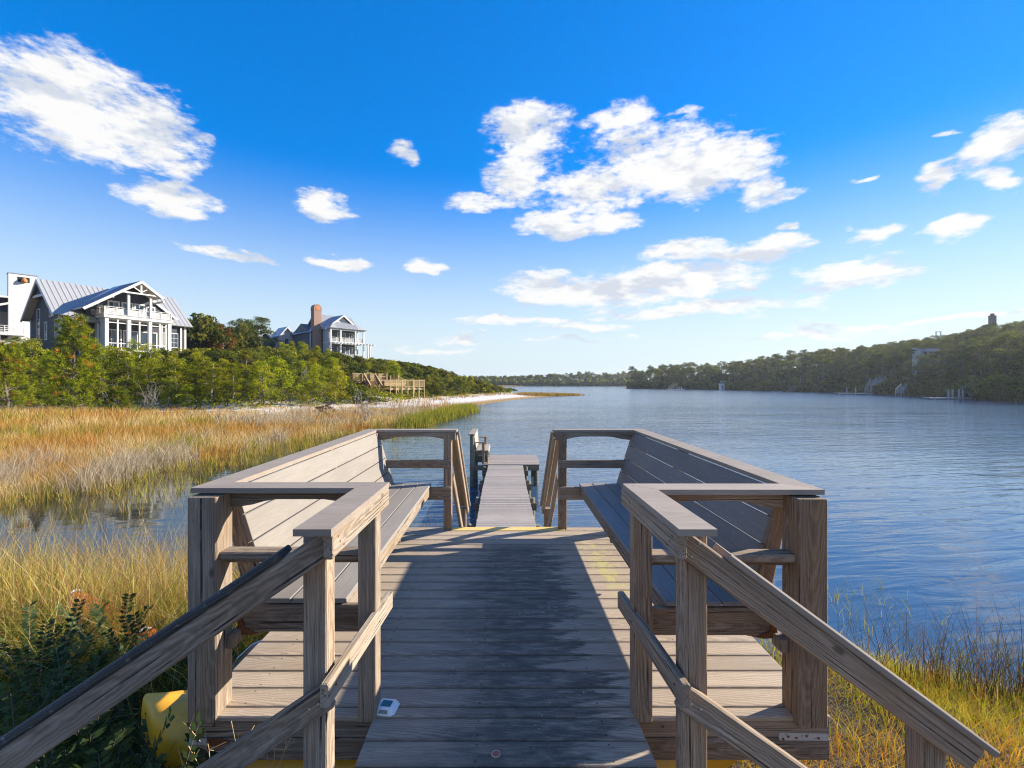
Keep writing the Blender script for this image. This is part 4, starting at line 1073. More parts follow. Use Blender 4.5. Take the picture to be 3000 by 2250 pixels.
    Q = a + (b - a) * u[:, None] + rng.normal(0, 1, (n, 2)) * np.array([.55, 1.2]) + np.array([.9, 0])
    cb = pick([(.15, .17, .03), (.22, .23, .04), (.32, .28, .05), (.12, .13, .03)], n, rng)
    me = blades('green_rushes', np.column_stack([Q, np.full(n, -.1)]), rng.uniform(.7, 1.3, n), rng.normal(0, .15, (n, 2)), .045 * np.ones(n), cb, cb * 1.3, 2, rng)
    tag(link('green_rushes', me), 'green rushes at the water edge below the lookout', kind='stuff')
    n = 9000; u = rng.uniform(0, 1, n); a = np.array([4., 119.]); b = np.array([20., 133.])
    Q = a + (b - a) * u[:, None] + rng.normal(0, 1, (n, 2)) * np.array([1.2, 1.8])
    cb = pick([(.24, .15, .05), (.32, .20, .07), (.20, .17, .05), (.38, .26, .09)], n, rng)
    me = blades('spit_reeds', np.column_stack([Q, np.full(n, -.02)]), rng.uniform(.5, 1.3, n) * (1.1 - .6 * u), rng.normal(0, .2, (n, 2)), .11 * np.ones(n), cb, cb * 1.2, 2, rng)
    tag(link('spit_reeds', me), 'brown reeds on the tip of the sandy spit', kind='stuff')
    # tufts on the beach and bank edges, and the shore grass of the right bank
    n = 16000; y = rng.uniform(48, 128, n); x = rng.uniform(-40, 16, n); P = np.column_stack([x, y])
    dt = polyline_dist(P, TOE); ok = inside(P, LEFT_LAND) & (dt < 5) & (vnoise(P, .5, 61) > -.05) & (P[:, 0] < 30)
    P = P[ok]; n = len(P); cb = pick(GOLD + GREENY[:2] + [(.10, .12, .03)], n, rng)
    me = blades('dune_grass', np.column_stack([P, height(P) - .03]), rng.uniform(.3, .75, n), rng.normal(0, .35, (n, 2)), np.clip(.0011 * P[:, 1], .03, .12), cb * .85, cb * 1.2, 2, rng)
    tag(link('dune_grass', me), 'tufted dune grass along the sandy foot of the slope', kind='stuff')
    n = 22000; i = rng.integers(0, len(RIGHT_SHORE) - 3, n); A = np.array(RIGHT_SHORE)[i]; B = np.array(RIGHT_SHORE)[i + 1]
    P = A + (B - A) * rng.uniform(0, 1, (n, 1)) + np.column_stack([rng.uniform(-.6, 5, n), rng.normal(0, .6, n)])
    cb = pick([(.10, .085, .03), (.16, .12, .04), (.07, .075, .025)], n, rng)
    me = blades('bank_grass', np.column_stack([P, np.maximum(height(P), 0) - .05]), rng.uniform(.5, 1.2, n), rng.normal(0, .3, (n, 2)), .16 * np.ones(n), cb, cb * 1.15, 2, rng)
    tag(link('bank_grass', me), 'dark grass along the foot of the right bank', kind='stuff')
build_marsh()
def build_near_grass():
    rng = np.random.default_rng(33)
    def sample(n, x0, x1, y0, y1): return np.column_stack([rng.uniform(x0, x1, n), rng.uniform(y0, y1, n)])
    # left: tall tangled sedge, sunlit gold towards the water put into its colour
    P = sample(44000, -10.5, -1.62, 2.0, 7.0)
    ok = inside(P, NEAR_LAND) & ((polyline_dist(P, NEAR_SHORE) < 2.3) | (rng.uniform(size=len(P)) < .22)) & (P[:, 0] > -1.7 * P[:, 1] - 1.0)
    P = P[ok]; n = len(P); z = height(P)
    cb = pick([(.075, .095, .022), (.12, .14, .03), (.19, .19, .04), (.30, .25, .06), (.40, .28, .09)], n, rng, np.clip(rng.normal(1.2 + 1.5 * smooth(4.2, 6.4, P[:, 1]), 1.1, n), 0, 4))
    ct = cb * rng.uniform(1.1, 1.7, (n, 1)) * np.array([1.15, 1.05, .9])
    Hh = rng.uniform(.35, .95, n) * (.75 + .5 * smooth(3.5, 6, P[:, 1]))
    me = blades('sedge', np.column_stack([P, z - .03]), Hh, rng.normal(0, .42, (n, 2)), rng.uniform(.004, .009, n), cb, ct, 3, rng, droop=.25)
    tag(link('sedge', me), 'tangled green and golden sedge on the near left bank', kind='stuff')
    # straw coloured reeds on the water's edge
    P = sample(17000, -12.0, -1.5, 5.0, 8.2); d = polyline_dist(P, NEAR_SHORE); P = P[(d < 1.5) & (P[:, 0] > -1.9 * P[:, 1] - .6) & (rng.uniform(size=len(P)) < np.clip(.5 + vnoise(P, 1.8, 71), .1, 1))]; n = len(P)
    cb = pick([(.42, .30, .11), (.50, .38, .17), (.36, .22, .07), (.42, .38, .09), (.28, .16, .06)], n, rng)
    me = blades('straw_reeds', np.column_stack([P, np.maximum(height(P), -.25) - .02]), rng.uniform(.6, 1.7, n), rng.normal(0, .24, (n, 2)), rng.uniform(.005, .010, n), cb * .8, cb * 1.15, 3, rng, droop=.15)
    tag(link('straw_reeds', me), 'straw coloured reeds on the water edge at the near left', kind='stuff')
    P = sample(5000, -7.6, -1.6, 2.6, 7.4); d = polyline_dist(P, NEAR_SHORE); P = P[(d < 2.6) & (P[:, 0] > -1.12 * P[:, 1] - .6)]; n = len(P)
    cb = pick([(.46, .33, .12), (.50, .24, .07), (.30, .13, .05), (.42, .40, .08), (.20, .21, .04), (.54, .46, .26)], n, rng)
    me = blades('bent_stems', np.column_stack([P, np.maximum(height(P), -.2) - .02]), rng.uniform(.5, 1.35, n), rng.normal(0, .75, (n, 2)), rng.uniform(.004, .008, n), cb * .85, cb * 1.2, 3, rng, droop=.5)
    tag(link('bent_stems', me), 'bent straw and rust coloured stems tangled over the near left sedge', kind='stuff')
    # right: short yellow-green marsh grass with wet gaps
    P = sample(80000, 1.66, 10.0, 1.4, 6.3); d = polyline_dist(P, NEAR_SHORE); nz = vnoise(P, 2.0, 73)
    ok = (inside(P, NEAR_LAND) | (d < .35)) & (P[:, 0] < 1.7 * P[:, 1] + 1.2) & (rng.uniform(size=len(P)) < np.clip(.45 + .8 * nz, .05, 1)); P = P[ok]; n = len(P); z = np.maximum(height(P), -.1)
    orange = rng.uniform(size=n) < np.clip(.32 + .60 * smooth(4.3, 2.8, P[:, 1]) + .3 * vnoise(P, 3, 75), .03, .9)
    cb = pick([(.34, .35, .04), (.46, .43, .05), (.54, .48, .07), (.26, .30, .035)], n, rng); cb[orange] = pick([(.48, .26, .05), (.52, .34, .07), (.40, .20, .05)], orange.sum(), rng)
    me = blades('marsh_turf', np.column_stack([P, z - .02]), rng.uniform(.07, .26, n) * np.where(rng.uniform(size=n) < .1, 1.8, 1), rng.normal(0, .55, (n, 2)), rng.uniform(.004, .009, n), cb * .8, cb * 1.25, 2, rng)
    tag(link('marsh_turf', me), 'short yellow-green marsh grass on the near right bank', kind='stuff')
    # few sprigs in the water, left and right, and beyond the deck
    P = np.vstack([sample(220, 2.6, 6.5, 5.6, 8.2), sample(70, -1.5, -1.0, 5.6, 6.6)]); reps = rng.integers(3, 7, len(P)); Q = np.repeat(P, reps, 0) + rng.normal(0, .04, (reps.sum(), 2)); n = len(Q)
    keep = rng.uniform(size=n) < .4; Q = Q[keep]; n = len(Q); cb = pick(GREENY, n, rng)
    me = blades('water_sprigs', np.column_stack([Q, np.full(n, -.12)]), rng.uniform(.22, .42, n), rng.normal(0, .3, (n, 2)), rng.uniform(.006, .011, n), cb, cb * 1.3, 2, rng)
    tag(link('water_sprigs', me), 'small green sprigs in the water beside the deck', kind='stuff')
    P = sample(420, -1.62, -.85, 5.45, 6.1); n = len(P); cb = pick(GREENY + GOLD[:2], n, rng)
    me = blades('deck_edge_grass', np.column_stack([P, np.maximum(height(P), -.1)]), rng.uniform(1.6, 2.35, n), rng.normal(0, .14, (n, 2)), rng.uniform(.006, .010, n), cb, cb * 1.2, 3, rng, droop=.3)
    tag(link('deck_edge_grass', me), 'green and golden grass behind the far end of the sunlit bench', kind='stuff')
    # dark wiry rush at the right edge
    P = np.vstack([rng.normal((5.15, 4.75), (.42, .32), (420, 2)), rng.normal((4.3, 5.0), (.5, .25), (110, 2))]); n = len(P)
    cb = pick([(.035, .03, .018), (.06, .05, .03), (.09, .10, .02), (.15, .07, .03)], n, rng)
    me = blades('dark_rush', np.column_stack([P, np.maximum(height(P), -.15) - .02]), rng.uniform(.5, 1.15, n), rng.normal(0, .32, (n, 2)), rng.uniform(.005, .008, n), cb, cb, 3, rng, droop=.1)
    tag(link('dark_rush', me), 'dark wiry rushes at the right edge of the near bank', kind='stuff')
build_near_grass()
def leafy_shrub(x, y, hgt, label, seed, pal, n_fr=9, frond=.42):
    """arching stems with paired pointed leaflets"""
    rng = np.random.default_rng(seed); z = h1(x, y)
    g = thing('leafy_shrub', label, 'shrub', (x, y, z)); lm = []; P = []; D = []; N = []; K = []
    for i in range(n_fr):
        th = rng.uniform(0, 6.28); e = Vector((math.cos(th) * frond * rng.uniform(.4, 1.2), math.sin(th) * frond * rng.uniform(.4, 1.2), hgt * rng.uniform(.55, 1)))
        b0 = Vector((rng.normal() * .06, rng.normal() * .06, -.05)); mid = b0.lerp(e, .6) + Vector((0, 0, .14 * hgt)); pts = []
        for k in range(9): u = k / 8; pts.append(b0 * (1 - u) ** 2 + mid * 2 * u * (1 - u) + e * u * u)
        lm.append((pts, [.0055 - .0005 * k for k in range(9)]))
        for k in range(2, 9):
            for half in (0, .5):
                if k == 8 and half: continue
                a = pts[k] if not half else pts[k].lerp(pts[k + 1], .5)
                dv = (pts[min(8, k + 1)] - pts[k - 1]).normalized(); s = dv.cross(Vector((0, 0, 1))).normalized()
                for sg in (-1, 1):
                    d = (dv * .55 + s * sg + Vector(rng.normal(size=3)) * .12).normalized()
                    P.append(a); D.append(d); N.append(dv.cross(d).normalized()); K.append(rng.integers(0, len(pal)))
    link('stems', limbs_mesh('stems', lm, M['bark'], 4), None, g, Matrix.Translation((x, y, z)))
    P = np.array(P); D = np.array(D); s = np.cross(D, np.array(N)); L = rng.uniform(.045, .075, (len(P), 1)); w = L * .24
    V = np.stack([P, P + D * L * .45 + s * w, P + D * L, P + D * L * .45 - s * w], 1).reshape(-1, 3)
    me = mesh_np('leaflets', V, np.arange(len(V)).reshape(-1, 4), cols_for(len(P), pal, rng, .2, 4, np.array(K)), M['blade'])
    o = link('leaves', me, None, g, Matrix.Translation((x, y, z))); o['kind'] = 'stuff'
    return g
DKL = [(.030, .050, .022), (.045, .075, .030), (.06, .10, .045), (.085, .12, .05)]
spots = [(-2.55, 2.75), (-2.95, 3.15), (-3.35, 3.25), (-2.35, 3.2), (-3.7, 3.7), (-2.8, 3.75), (-3.25, 4.2), (-4.2, 4.1), (-2.15, 2.45), (-1.9, 2.22), (-2.3, 2.15), (-1.72, 2.12), (-2.6, 2.3), (-3.9, 4.6), (-4.6, 4.7), (-1.55, 2.06), (-3.0, 2.7), (-2.0, 2.7)]
words = ['beside the yellow kayak', 'left of the yellow kayak', 'in the middle of the dark thicket', 'behind the yellow kayak', 'under the sedge on the far side of the thicket', 'between the deck post and the orange kayak', 'just below the orange kayak', 'at the left edge of the dark thicket', 'in front of the yellow kayak tip', 'against the yellow kayak side', 'at the bottom of the dark thicket', 'hanging in front of the deck corner', 'low on the bank under the sloping rail', 'left of the orange kayak', 'farthest left near the sedge', 'at the foot of the deck fascia', 'in the shade under the sloping rail', 'between the kayak tip and the deck post']
for i, (sx_, sy_) in enumerate(spots):
    leafy_shrub(sx_, sy_, (.62 if sy_ > 2.6 else .78) + .12 * math.sin(i * 2.1), 'dark green leafy shrub ' + words[i], 900 + i, DKL, 11 if sy_ > 2.6 else 7, .46 if sy_ > 2.6 else .28)
def seed_grass():
    rng = np.random.default_rng(77); g = thing('seed_grass', 'dry golden seed heads in front of the left deck fascia', 'grass', (-1.35, 2.18, h1(-1.35, 2.18)))
    lm = []
    b = Vector((-1.33, 2.16, h1(-1.33, 2.16)))
    for i in range(26):
        e = b + Vector((rng.normal() * .13, rng.normal() * .05, rng.uniform(.42, .80)))
        pts = bend(b + Vector((rng.normal() * .05, 0, 0)), e, 5, .05, rng); lm.append((pts, [.0016] * 6))
        for q in range(9):
            p = pts[rng.integers(3, 6)]; e2 = p + Vector(rng.normal(size=3)) * .045 + Vector((0, 0, .03)); lm.append(([p, e2], [.0012, .0022]))
    me = limbs_mesh('seed_stems', lm, paint_mat('dry_straw', (.62, .42, .20), .8, .2), 3)
    o = link('seed_stems', me, None, g); o['kind'] = 'stuff'
seed_grass()
# ------------------------------------------------------------------ houses
def siding_mat(name, col, pitch=.16, dark=.55):
    m, t, b, out = new_mat(name)
    oc = t.new('ShaderNodeNewGeometry').outputs['Position']; x, y, z = t.sep(oc)
    f = t.math('FRACT', t.math('DIVIDE', z, pitch))
    n = t.noise(oc, 3, 4, .6)
    c = t.mix(n, tuple(q * .85 for q in col), tuple(q * 1.12 for q in col))
    c = t.mix(t.mapr(f, .10, .0), c, tuple(q * dark for q in col))
    set_b(t, b, Base_Color=c, Roughness=.6)
    t.link(t.bump(f, .6, .03), b.inputs['Normal'])
    return m
def glass_mat(name, col=(.03, .045, .06), rough=.06):
    m, t, b, out = new_mat(name); set_b(t, b, Base_Color=(*col, 1), Roughness=rough, IOR=1.5)
    b.inputs['Specular IOR Level'].default_value = .8; return m
def brick_mat(name):
    m, t, b, out = new_mat(name); oc = t.new('ShaderNodeTexCoord').outputs['Object']; x, y, z = t.sep(oc)
    br = t.new('ShaderNodeTexBrick'); t.put(br.inputs['Vector'], t.comb(t.math('ADD', x, y), z, 0)); br.inputs['Scale'].default_value = 1
    br.inputs['Brick Width'].default_value = .24; br.inputs['Row Height'].default_value = .085; br.inputs['Mortar Size'].default_value = .012
    br.inputs['Color1'].default_value = (.36, .17, .10, 1); br.inputs['Color2'].default_value = (.26, .13, .09, 1); br.inputs['Mortar'].default_value = (.34, .28, .23, 1)
    c = t.mix(t.math('MULTIPLY', t.noise(oc, 5, 5, .7), .5), br.outputs[0], (.40, .26, .19))
    set_b(t, b, Base_Color=c, Roughness=.9); return m
M['charcoal'] = siding_mat('charcoal_siding', (.055, .06, .075)); M['greysiding'] = siding_mat('slate_siding', (.10, .115, .135))
M['whitesiding'] = siding_mat('white_siding', (.54, .53, .51)); M['taupe'] = siding_mat('taupe_siding', (.22, .18, .14))
M['white'] = paint_mat('white_trim', (.62, .61, .585), .55, .05, 2); M['soffit'] = paint_mat('tan_soffit', (.52, .46, .38), .7, .08, 3)
M['metal'] = paint_mat('galvalume_roof', (.37, .37, .365), .5, .08, 1.2, (.40, .40, .39), .5, .5, .03); M['metal'].node_tree.nodes['Principled BSDF'].inputs['Metallic'].default_value = .15
M['metal_shade'] = paint_mat('shade_blue_metal_roof', (.30, .35, .43), .35, .1, 1.2, (.25, .28, .33), .4, .5, .03); M['metal_shade'].node_tree.nodes['Principled BSDF'].inputs['Metallic'].default_value = .3  # blue shade of unlit roof slopes put into the colour; also small trim
M['glass'] = glass_mat('window_glass'); M['brick'] = brick_mat('red_brick'); M['terracotta'] = paint_mat('terracotta', (.62, .20, .06), .7, .1)
M['dark'] = paint_mat('dark_recess', (.02, .02, .022), .8, .1); M['stone'] = paint_mat('chimney_stone', (.16, .14, .125), .85, .35, 5)
class B:
    """builds parts in a house's own axes (x along the front, y back, z up)"""
    def __init__(s, root): s.r = root; s.m = root_m(root); s.z0 = root.location.z; s.m.translation.z = 0
    def box(s, nm, mat, x0, x1, y0, y1, z0, z1, par=None):
        c = ((x0 + x1) / 2, (y0 + y1) / 2, (z0 + z1) / 2); L, w, h = abs(x1 - x0), abs(y1 - y0), abs(z1 - z0)
        return link(nm, box_mesh(L, w, h, .01, mat), None, par or s.r, s.m @ Matrix.Translation(c))
    def bar(s, nm, mat, p0, p1, w, th, up=(0, 0, 1), par=None):
        Mx, L = frame(p0, p1, up); return link(nm, box_mesh(L, w, th, .008, mat), None, par or s.r, s.m @ Mx)
    def pr(s, nm, mat, poly, axis, a, b, par=None): return prism(nm, par or s.r, mat, poly, axis, a, b, s.m)
    def slab(s, nm, mat, pts, th, par=None):
        pts = [Vector(p) for p in pts]; n = (pts[1] - pts[0]).cross(pts[2] - pts[0]).normalized()
        if n.z < 0: n = -n
        k = len(pts); c = sum(pts, Vector()) / k
        vs = [p - c for p in pts] + [p - c - n * th for p in pts]
        fs = [tuple(range(k)), tuple(range(2 * k - 1, k - 1, -1))] + [(i, k + i, k + (i + 1) % k, (i + 1) % k) for i in range(k)]
        me = mesh_py(nm, vs, fs)
        import bmesh
        bm = bmesh.new(); bm.from_mesh(me); bmesh.ops.recalc_face_normals(bm, faces=bm.faces); bm.to_mesh(me); bm.free()
        me.materials.append(mat); return link(nm, me, None, par or s.r, s.m @ Matrix.Translation(c))
    def seams(s, roof, mat, A, Bv, Cc, n):
        """raised standing seams: from ridge point A..Bv, running down by vector Cc"""
        A, Bv, Cc = Vector(A), Vector(Bv), Vector(Cc); nn = (Bv - A).cross(Cc).normalized(); nn = nn if nn.z > 0 else -nn
        for i in range(n):
            p = A.lerp(Bv, (i + .5) / n) + nn * .03; s.bar('roof_seam', mat, p - nn * .012, p + Cc - nn * .012, .04, .045, nn, roof)
    def window(s, nm, plane, a0, a1, z0, z1, d, nv=1, nh=1, fw=.12, side=-1):
        """plane 'y': wall at y=d facing -y, a = x range; plane 'x': wall at x=d facing -x, a = y range"""
        def bx(n, m, u0, u1, w0, w1, e0, e1, par=None):
            return s.box(n, m, u0, u1, d + side * e1, d + side * e0, w0, w1, par) if plane == 'y' else s.box(n, m, d + side * e1, d + side * e0, u0, u1, w0, w1, par)
        f = bx(nm, M['glass'], a0, a1, z0, z1, .0, .03)
        for (u0, u1, w0, w1) in ((a0 - fw, a0, z0 - fw, z1 + fw), (a1, a1 + fw, z0 - fw, z1 + fw), (a0, a1, z1, z1 + fw), (a0, a1, z0 - fw, z0)): bx('frame', M['white'], u0, u1, w0, w1, .0, .07, f)
        for i in range(1, nv): u = a0 + (a1 - a0) * i / nv; bx('muntin', M['white'], u - .025, u + .025, z0, z1, .03, .055, f)
        for i in range(1, nh): w = z0 + (z1 - z0) * i / nh; bx('muntin', M['white'], a0, a1, w - .025, w + .025, .03, .052, f)
        return f
    def balustrade(s, p0, p1, z0, z1, n=4, posts=4):
        p0 = Vector((*p0, 0)); p1 = Vector((*p1, 0)); d = (p1 - p0).normalized()
        g = s.bar('balcony_rail', M['white'], p0 + Vector((0, 0, z1)), p1 + Vector((0, 0, z1)), .14, .08)
        for i in range(n):
            z = z0 + .12 + (z1 - z0 - .2) * i / n; s.bar('rail_slat', M['white'], p0 + Vector((0, 0, z)), p1 + Vector((0, 0, z)), .12, .04, d.cross(Vector((0, 0, 1))), g)
        for i in range(posts + 1):
            q = p0.lerp(p1, i / posts); s.bar('rail_post', M['white'], q + Vector((0, 0, z0)), q + Vector((0, 0, z1 + .03)), .13, .13, d, g)
def house_one():
    r = thing('gabled_house', 'charcoal gabled house with white balcony and pale metal roof behind the pines', 'house', (-61.8, 64.4, 8.2), None, R(60)); b = B(r)
    b.pr('wall', M['charcoal'], [(0, 5.5), (11.2, 5.5), (11.2, 13.3), (5.6, 18.05), (0, 13.3)], 'x', 0, 15.8)
    rf = b.slab('roof', M['metal'], [(-.95, 5.6, 18.45), (16.7, 5.6, 18.45), (16.7, -.75, 12.98), (-.95, -.75, 12.98)], .16)
    b.seams(rf, M['metal'], (-.8, 5.55, 18.43), (16.6, 5.55, 18.43), (0, -6.25, -5.4), 27)
    b.slab('roof', M['metal'], [(-.95, 5.6, 18.45), (16.7, 5.6, 18.45), (16.7, 12, 12.9), (-.95, 12, 12.9)], .16)
    # left gable trim and the stepped-out peak
    for (ya, yb) in ((5.6, -.75), (5.6, 11.95)):
        za, zb = 18.27, 12.8
        b.bar('rake_trim', M['white'], (-.92, ya, za - .1), (-.92, yb, zb - .1), .12, .34, (0, 0, 1))
    b.pr('gable_peak', M['charcoal'], [(3.3, 16.15), (7.9, 16.15), (5.6, 18.1)], 'x', -.55, .0)
    b.box('peak_band', M['white'], -.7, -.5, 3.0, 8.2, 15.85, 16.2)
    b.slab('soffit', M['soffit'], [(-.9, 0, 13.1), (0, 0, 13.1), (0, 3.2, 15.9), (-.9, 3.2, 15.9)], .05)
    b.slab('soffit', M['soffit'], [(-.9, 11.2, 13.1), (0, 11.2, 13.1), (0, 8.0, 15.9), (-.9, 8.0, 15.9)], .05)
    for (xx, yy) in ((-.08, -.08), (15.72, -.08), (-.08, 11.1)): b.box('corner_board', M['white'], xx, xx + .28, yy, yy + .28, 5.5, 13.0)
    b.window('window', 'x', 7.5, 8.5, 10.0, 14.3, 0, 1, 3); b.window('window', 'x', 2.85, 3.65, 13.0, 14.3, 0, 2, 2)
    b.window('window', 'x', 4.7, 5.5, 9.8, 12.2, 0, 1, 2); b.window('window', 'x', .8, 1.6, 9.9, 12.3, 0, 1, 3)
    # low skirt roof left of the porch
    sk = b.slab('skirt_roof', M['metal'], [(.7, -.1, 13.35), (4.4, -.1, 13.35), (4.4, -2.0, 12.25), (.7, -2.0, 12.25)], .1)
    b.seams(sk, M['metal'], (.8, -.15, 13.33), (4.3, -.15, 13.33), (0, -1.85, -1.07), 6)
    b.window('window', 'y', 1.9, 3.2, 9.2, 11.6, -.0, 2, 2); b.box('trim_board', M['white'], .05, 3.8, -.1, -.03, 12.2, 12.4)
    for xx in (1.55, 3.55): b.box('porch_post', M['white'], xx, xx + .18, -1.75, -1.57, 6, 12.25)
    # two-storey porch
    px0, px1 = 3.87, 12.05
    b.box('porch_side', M['whitesiding'], px0 - .05, px0 + .12, -3.3, -.0, 5.5, 12.85)
    b.box('balcony_floor', M['white'], px0 - .25, px1 + .2, -3.75, .0, 12.85, 13.3)
    b.box('balcony_moulding', M['white'], px0 - .33, px1 + .28, -3.84, .0, 13.3, 13.38)
    for xx in (4.0, 6.66, 9.33, 11.95): b.box('column', M['white'], xx - .22, xx + .22, -3.62, -3.18, 5.5, 12.85)
    for xx in (5.33, 8.0, 10.66): b.box('screen_post', M['white'], xx - .09, xx + .09, -3.5, -3.32, 5.5, 12.85)
    b.box('screen_rail', M['white'], px0, px1, -3.47, -3.35, 12.15, 12.28); b.box('screen_rail', M['white'], px0, px1, -3.47, -3.35, 9.2, 9.32)
    b.box('porch_floor', M['white'], px0, px1, -3.6, 0, 8.15, 8.4)
    for (a, c) in ((4.6, 6.9), (7.4, 9.0), (9.4, 11.6)): b.window('glass_door', 'y', a, c, 8.5, 11.4, -.02, 2, 1, .16)
    for yy in (-2.2, -.9): b.box('end_post', M['white'], px1 - .12, px1 + .05, yy - .09, yy + .09, 5.5, 12.85)
    b.balustrade((px0 - .12, -3.6), (px1 + .08, -3.6), 13.38, 14.42, 5, 6); b.balustrade((px0 - .12, -.3), (px0 - .12, -3.5), 13.38, 14.42, 5, 2); b.balustrade((px1 + .08, -3.5), (px1 + .08, -.3), 13.38, 14.42, 5, 2)
    # cross gable above the balcony
    b.pr('gable_wall', M['charcoal'], [(2.6, 13.3), (13.3, 13.3), (13.3, 14.2), (7.9, 18.2), (2.6, 14.4)], 'y', -.9, .5)
    b.window('window', 'y', 5.2, 6.3, 14.3, 15.5, -.9, 2, 2, .2); b.window('window', 'y', 6.9, 8.0, 14.0, 15.5, -.9, 2, 2, .2); b.window('glass_door', 'y', 8.5, 9.5, 13.5, 15.5, -.9, 2, 3, .2); b.window('window', 'y', 10.0, 10.9, 14.0, 15.3, -.9, 2, 2, .2)
    zr = 18.75
    L = b.slab('cross_roof', M['metal_shade'], [(7.9, -4.4, zr), (7.9, 5.4, zr), (1.2, .55, zr - 4.87), (1.2, -4.0, zr - 4.87)], .15)  # this slope's blue shade sits in its material colour
    b.seams(L, M['metal_shade'], (7.85, -4.2, zr - .03), (7.85, 1.0, zr - .03), (-6.5, 0, -4.73), 8)
    Rr = b.slab('cross_roof', M['metal'], [(7.9, -4.4, zr), (7.9, 5.4, zr), (14.2, .8, zr - 4.66), (14.2, -1.1, zr - 4.66), (10.7, -1.1, zr - 2.07), (10.7, -4.4, zr - 2.07)], .15)
    b.bar('rake_trim', M['white'], (7.9, -4.42, zr - .24), (1.25, -4.05, zr - 5.06), .12, .36, (0, 0, 1)); b.bar('rake_trim', M['white'], (7.9, -4.42, zr - .24), (10.75, -4.42, zr - 2.32), .12, .36, (0, 0, 1)); b.bar('rake_trim', M['white'], (10.7, -1.12, zr - 2.3), (14.2, -1.12, zr - 4.9), .12, .34, (0, 0, 1))
    b.slab('soffit', M['soffit'], [(7.9, -4.3, zr - .28), (7.9, -.9, zr - .28), (10.6, -.9, zr - 2.27), (10.6, -4.3, zr - 2.27)], .04); b.slab('soffit', M['soffit'], [(7.9, -4.3, zr - .28), (7.9, -.9, zr - .28), (2.0, -.9, zr - 4.6), (2.0, -4.0, zr - 4.6)], .04)
    tr = b.box('truss_collar', M['white'], 5.3, 10.5, -4.32, -4.12, 16.62, 16.84)
    b.box('king_post', M['white'], 7.79, 8.01, -4.3, -4.14, 16.84, 18.5, tr); b.bar('strut', M['white'], (7.9, -4.22, 17.0), (6.75, -4.22, 17.75), .14, .14, (0, 1, 0), tr); b.bar('strut', M['white'], (7.9, -4.22, 17.0), (9.05, -4.22, 17.75), .14, .14, (0, 1, 0), tr)
    for xx in (6.5, 9.3): b.box('gable_post', M['white'], xx - .15, xx + .15, -3.9, -3.62, 13.38, 16.8)
    for xx in (4.6, 10.9): b.box('roof_beam', M['white'], xx - .1, xx + .1, -4.1, -.9, 15.9, 16.15) if xx > 9 else b.box('roof_beam', M['white'], xx - .1, xx + .1, -4.0, -.9, 15.75, 16.0)
    b.window('window', 'y', 12.75, 13.35, 9.4, 11.6, -.02, 1, 3); b.window('window', 'y', 13.6, 14.7, 9.4, 11.6, -.02, 2, 3); b.box('porch_post', M['white'], 15.0, 15.2, -.3, -.1, 6, 12.7)
house_one()
